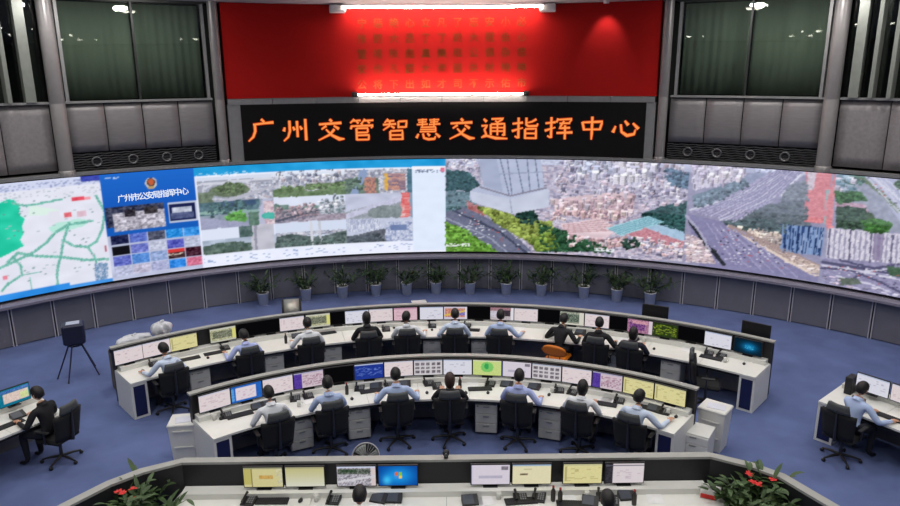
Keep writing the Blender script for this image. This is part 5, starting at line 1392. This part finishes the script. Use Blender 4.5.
box('body', (0, 0, .16), (.34, .36, .30), mat('case_grey', (150, 152, 150), .5), wb_, ch=.02); box('lid', (0, 0, .34), (.36, .38, .05), M_whiteb, wb_, ch=.015); box('handle', (0, 0, .39), (.16, .03, .03), M_black, wb_)
p = at_z(419, 302, 0)
MBt = MB(); MBt.box((0, 0, .004), (.42, .3, .006), rz=.2); o = MBt.build('paper_sheet', mat('paper', (226, 226, 226), .8)); o.location = (p.x, p.y, .001); tag(o, 'loose pale sheet lying on the carpet behind the back row', 'paper')
# round fan behind the front desk
p = at_z(366, 462, .45)
fn_ = thing('pedestal_fan', 'round floor fan with pale rim just behind the front console', 'fan', (p.x, p.y, 0), radians(10))
Mf = Matrix.Rotation(pi/2-.35, 3, 'X')
m = MB(); m.lathe([(.0, 0), (.04, 0), (.05, .015), (.2, .02)], (0, 0, .55), 24, M=Mf); m.build('rear_cage', mat('fan_dark', (44, 46, 44), .6), fn_)
m = MB(); ringp = [Vector((0, 0, .55))+Mf @ Vector((.21*cos(a), .21*sin(a), .02)) for a in [2*pi*k/32 for k in range(33)]]; m.tube(ringp, .010, 6); m.build('rim', mat('fan_rim', (172, 172, 176), .4), fn_)
for k in range(24):
    a = 2*pi*k/24; m = MB(); m.tube([Vector((0, 0, .55))+Mf @ Vector((.04*cos(a), .04*sin(a), .07)), Vector((0, 0, .55))+Mf @ Vector((.15*cos(a), .15*sin(a), .065)), Vector((0, 0, .55))+Mf @ Vector((.21*cos(a), .21*sin(a), .02))], .0025, 4); m.build('wire', mat('fan_rim', (172, 172, 176)), fn_)
for k in range(3):
    def bf(u, v, k=k):
        a = 2*pi*k/3+(u-.5)*1.1; r = .05+.14*v; return Vector((0, 0, .55))+Mf @ Vector((r*cos(a), r*sin(a), .045+.02*(u-.5)))
    m = MB(); m.sheet(bf, 5, 3, .004); m.build('blade', mat('fan_blade', (120, 124, 120), .4), fn_)
m = MB(); m.tube([(0, 0, .04), (0, .05, .5)], .02, 8); m.build('post', M_whiteb, fn_)
m = MB(); m.lathe([(0, 0), (.2, 0), (.18, .03), (.03, .05)], n=20); m.build('base', M_whiteb, fn_)
m = MB(); m.ball((0, -.09, .56), (.045, .05, .045), 12, 8); m.build('hub', M_whiteb, fn_)

# ------------------------------------------------------------------ things on the desks
ME = {}
m = MB(); m.hexa([(-.09, -.1, 0), (.09, -.1, 0), (.09, .1, 0), (-.09, .1, 0), (-.09, -.1, .02), (.09, -.1, .02), (.09, .1, .06), (-.09, .1, .06)]); ME['ph_body'] = m.mesh('phone_body', M_black)
m = MB(); m.tube([(-.06, -.09, .055), (-.06, -.04, .07), (-.06, .04, .085), (-.06, .09, .085)], [.02, .014, .014, .02], 8); ME['ph_hand'] = m.mesh('handset', M_black)
m = MB()
for i in range(3):
    for j in range(4): m.box((.0+i*.03, -.06+j*.032, .037+j*.0064), (.02, .02, .008), rx=.2)
ME['ph_keys'] = m.mesh('keypad', mat('key_grey', (120, 122, 124), .5))
m = MB(); m.box((0, 0, .009), (.44, .15, .018), ch=.004); ME['kb_body'] = m.mesh('case', M_black)
m = MB()
for i in range(14):
    for j in range(5): m.box((-.2+i*.0308, -.056+j*.028, .021), (.024, .022, .006))
ME['kb_keys'] = m.mesh('keys', mat('key_black', (38, 38, 42), .6))
m = MB(); m.ball((0, 0, .012), (.03, .05, .022), 12, 8); ME['mouse'] = m.mesh('mouse_shell', M_black)
m = MB(); m.box((0, .03, .036), (.008, .018, .006)); ME['wheel'] = m.mesh('wheel', M_grey)
m = MB(); m.box((0, 0, .0025), (.21, .297, .005)); ME['paper'] = m.mesh('sheet', mat('paper', (226, 226, 226), .8))
m = MB(); m.hexa([(-.11, -.08, 0), (.11, -.08, 0), (.11, .08, 0), (-.11, .08, 0), (-.11, -.08, .025), (.11, -.08, .025), (.11, .08, .08), (-.11, .08, .08)]); ME['tm_body'] = m.mesh('case', M_black)
m = MB(); m.hexa([(-.10, -.07, .028), (.05, -.07, .028), (.05, .07, .076), (-.10, .07, .076), (-.10, -.07, .031), (.05, -.07, .031), (.05, .07, .079), (-.10, .07, .079)]); ME['tm_scr'] = m.mesh('touch_screen', mat('grey_screen', (60, 66, 76), .35))
m = MB(); m.lathe([(0, 0), (.032, 0), (.034, .1), (.030, .1), (.028, .012), (0, .012)], n=14); ME['cup'] = m.mesh('cup_body', mat('cup_white', (206, 206, 200), .4))
m = MB(); m.tube([(.034, 0, .075), (.06, 0, .07), (.06, 0, .03), (.033, 0, .025)], .006, 6); ME['cup_h'] = m.mesh('cup_handle', mat('cup_white', (206, 206, 200), .4))
m = MB(); m.lathe([(0, 0), (.03, 0), (.032, .02), (.032, .15), (.014, .19), (.014, .205)], n=14); ME['bot'] = m.mesh('bottle_body', mat('bottle_dark', (50, 46, 44), .35))
m = MB(); m.lathe([(.016, .2), (.016, .225), (0, .225)], n=12); ME['bot_c'] = m.mesh('cap', mat('bottle_cap', (150, 40, 40), .4))
def phone(p, rz, label):
    t = thing('desk_phone', label, 'phone', p, rz, 'desk phones'); link('phone_body', ME['ph_body'], t); link('handset', ME['ph_hand'], t); link('keypad', ME['ph_keys'], t)
def keyboard(p, rz, label):
    t = thing('keyboard', label, 'keyboard', p, rz, 'keyboards'); link('case', ME['kb_body'], t); k = link('keys', ME['kb_keys'], t); k['kind'] = 'stuff'
def mouse(p, rz, label):
    t = thing('computer_mouse', label, 'mouse', p, rz, 'computer mice'); link('mouse_shell', ME['mouse'], t); link('wheel', ME['wheel'], t)
def terminal(p, rz, label):
    t = thing('touch_terminal', label, 'terminal', p, rz, 'touch terminals'); link('case', ME['tm_body'], t); link('touch_screen', ME['tm_scr'], t)
def paper(p, rz, label):
    t = thing('paper_sheet', label, 'paper', p, rz, 'papers on the desks'); link('sheet', ME['paper'], t)
def cup(p, rz, label):
    t = thing('cup', label, 'cup', p, rz, 'cups'); link('cup_body', ME['cup'], t); link('cup_handle', ME['cup_h'], t)
def bottle(p, rz, label):
    t = thing('bottle', label, 'bottle', p, rz, 'bottles'); link('bottle_body', ME['bot'], t); link('cap', ME['bot_c'], t)
F = dict(p=phone, k=keyboard, m=mouse, t=terminal, s=paper, c=cup, b=bottle)
NAME = dict(p='black desk phone', k='black keyboard', m='black mouse', t='dark touch terminal', s='white paper sheet', c='white cup', b='dark bottle with red cap')
def clutter(items, rin, rout, mons, row):
    """items: kind and place of each thing; each is named by the monitor it lies before"""
    seen = {}
    for (k, px, py) in items:
        r, t = polz(px, py, .755); r = min(max(r, rin+.10), rout-.26)
        j = min(range(len(mons)), key=lambda i: abs(mons[i]-t)); key = (k, j); n_ = seen.get(key, 0); seen[key] = n_+1
        extra = '' if n_ == 0 else (', the nearer one' if n_ == 1 else ', the outermost one')
        F[k](pol(r, t, .751), -radians(t+random.uniform(-12, 12)), f'{NAME[k]} before the {ORD[j]} {row} monitor{extra}')
monsB = [ang(px, py+2, 9.5) for px, py, _ in back]; monsM = [tl+(tr-tl)*(i+.5)/16 for i in range(16)]
clutter([('p', 150, 361), ('m', 143, 371), ('k', 189, 359), ('m', 208, 358), ('p', 223, 346), ('k', 215, 353), ('b', 286, 343), ('m', 292, 344), ('k', 325, 330), ('t', 296, 335), ('p', 386, 330), ('m', 394, 328), ('s', 372, 333), ('p', 432, 323), ('m', 432, 330),
         ('p', 467, 325), ('k', 470, 330), ('m', 511, 322), ('s', 520, 327), ('p', 570, 326), ('t', 582, 329), ('k', 584, 335), ('p', 604, 330), ('p', 637, 335), ('c', 645, 340), ('m', 654, 349), ('s', 624, 340), ('p', 712, 350), ('k', 711, 358), ('m', 744, 364), ('p', 728, 349), ('s', 690, 345), ('c', 725, 362)],
        RB0, RB1, monsB, 'back row')
clutter([('p', 219, 408), ('c', 213, 418), ('m', 221, 419), ('k', 240, 415), ('t', 253, 401), ('m', 259, 412), ('t', 266, 399), ('p', 292, 394), ('p', 305, 391), ('c', 299, 406), ('s', 308, 400), ('b', 347, 394), ('m', 352, 399), ('p', 358, 384), ('t', 374, 380), ('k', 372, 391), ('p', 388, 381), ('t', 404, 380),
         ('p', 428, 379), ('m', 427, 393), ('p', 437, 387), ('b', 460, 388), ('m', 466, 393), ('p', 491, 380), ('k', 480, 389), ('m', 488, 393), ('s', 473, 382), ('t', 536, 382), ('p', 561, 386), ('c', 552, 392), ('m', 549, 395), ('t', 508, 379), ('p', 574, 390), ('s', 607, 398), ('k', 604, 404), ('t', 660, 402), ('p', 672, 404), ('k', 648, 408), ('c', 668, 414), ('m', 676, 417), ('s', 612, 392), ('p', 624, 394)],
        RM0, RM1, monsM, 'middle row')
FN = {0: 'yellow form', 1: 'fading yellow', 2: 'aerial picture', 3: 'blue logo', 4: 'white dialog', 5: 'cream', 6: 'plain yellow', 7: 'sidebar'}
seen = {}
for (k, px, py) in [('p', 253, 493), ('k', 277, 489), ('c', 319, 491), ('p', 336, 492), ('t', 380, 492), ('t', 395, 491), ('s', 377, 502), ('s', 474, 493), ('s', 484, 493), ('t', 470, 502), ('c', 498, 493), ('p', 519, 491), ('k', 521, 501), ('p', 537, 490), ('m', 543, 497), ('s', 566, 492), ('b', 553, 500), ('b', 560, 502), ('k', 573, 504),
                    ('c', 584, 489), ('p', 600, 490), ('t', 621, 484), ('b', 634, 504), ('m', 588, 497), ('p', 612, 502), ('m', 301, 499), ('s', 650, 488), ('t', 590, 503)]:
    p = at_z(px, py, .76); p.z = .751; p.y = min(p.y, 8.40)
    j = min(range(8), key=lambda i: abs(front[i][0]-px)); n_ = seen.get((k, j), 0); seen[(k, j)] = n_+1
    F[k](p, random.uniform(-.3, .3), f'{NAME[k]} on the front desk before the {FN[j]} monitor'+('' if n_ == 0 else ', the second one' if n_ == 1 else ', the last one'))
for (k, t, r, lb) in (('k', -55.6, 8.72, 'black keyboard on the left side desk'), ('t', -54.2, 8.9, 'dark touch terminal on the left side desk'), ('m', -57.2, 8.65, 'black mouse on the left side desk'), ('p', -58.6, 8.85, 'black desk phone on the left side desk'), ('s', -57.6, 8.9, 'white paper sheet on the left side desk'),
                      ('k', 56.6, 8.85, 'black keyboard on the right side desk'), ('t', 53.0, 9.0, 'dark touch terminal on the right side desk'), ('p', 58.6, 9.0, 'black desk phone on the right side desk'), ('m', 58.6, 8.75, 'black mouse on the right side desk')):
    F[k](pol(r, t, .751), -radians(t), lb)
# webcam on the front rail, package at the right end of the front desk
p = at_z(446, 458, 1.21)
wc = thing('webcam', 'black camera clipped on the front console rail', 'camera', (p.x, FRY+.03, 1.211), 0)
box('clip', (0, 0, .015), (.06, .07, .03), M_black, wc, ch=.005); MB().ball((0, 0, .07), (.05, .05, .05), 12, 8).build('camera_head', M_black, wc); m = MB(); m.lathe([(0, 0), (.02, 0), (.02, .02)], (0, -.045, .07), 12, M=Matrix.Rotation(pi/2, 3, 'X')); m.build('lens', M_grey, wc)
pk = thing('package', 'white and red package at the right end of the front desk', 'box', (3.62, 8.42, .751), radians(-25))
m = MB(); m.box((0, 0, .06), (.26, .2, .12), ch=.008); m.build('carton_body', M_whiteb, pk); m = MB(); m.box((-.02, -.104, .04), (.2, .006, .06)); m.build('red_band', M_red, pk); m = MB(); m.box((0, 0, .122), (.25, .04, .004)); m.build('tape', M_capm, pk)
# bodies of the wall-washing lamps
for i, wt in enumerate(WASH_T):
    d = thing('wall_washer', f'small round wall-washing ceiling lamp, {ORD[i]} from left along the curved wall', 'light', pol(13.1, wt, CEIL_Z), -radians(wt), 'wall-washing lamps')
    m = MB(); m.lathe([(0.0, -.04), (.15, -.04)], n=16); m.build('lens', M_lens, d)
    m = MB(); m.lathe([(.15, -.04), (.17, -.06), (.18, 0)], n=16); m.build('trim_ring', M_whiteb, d)
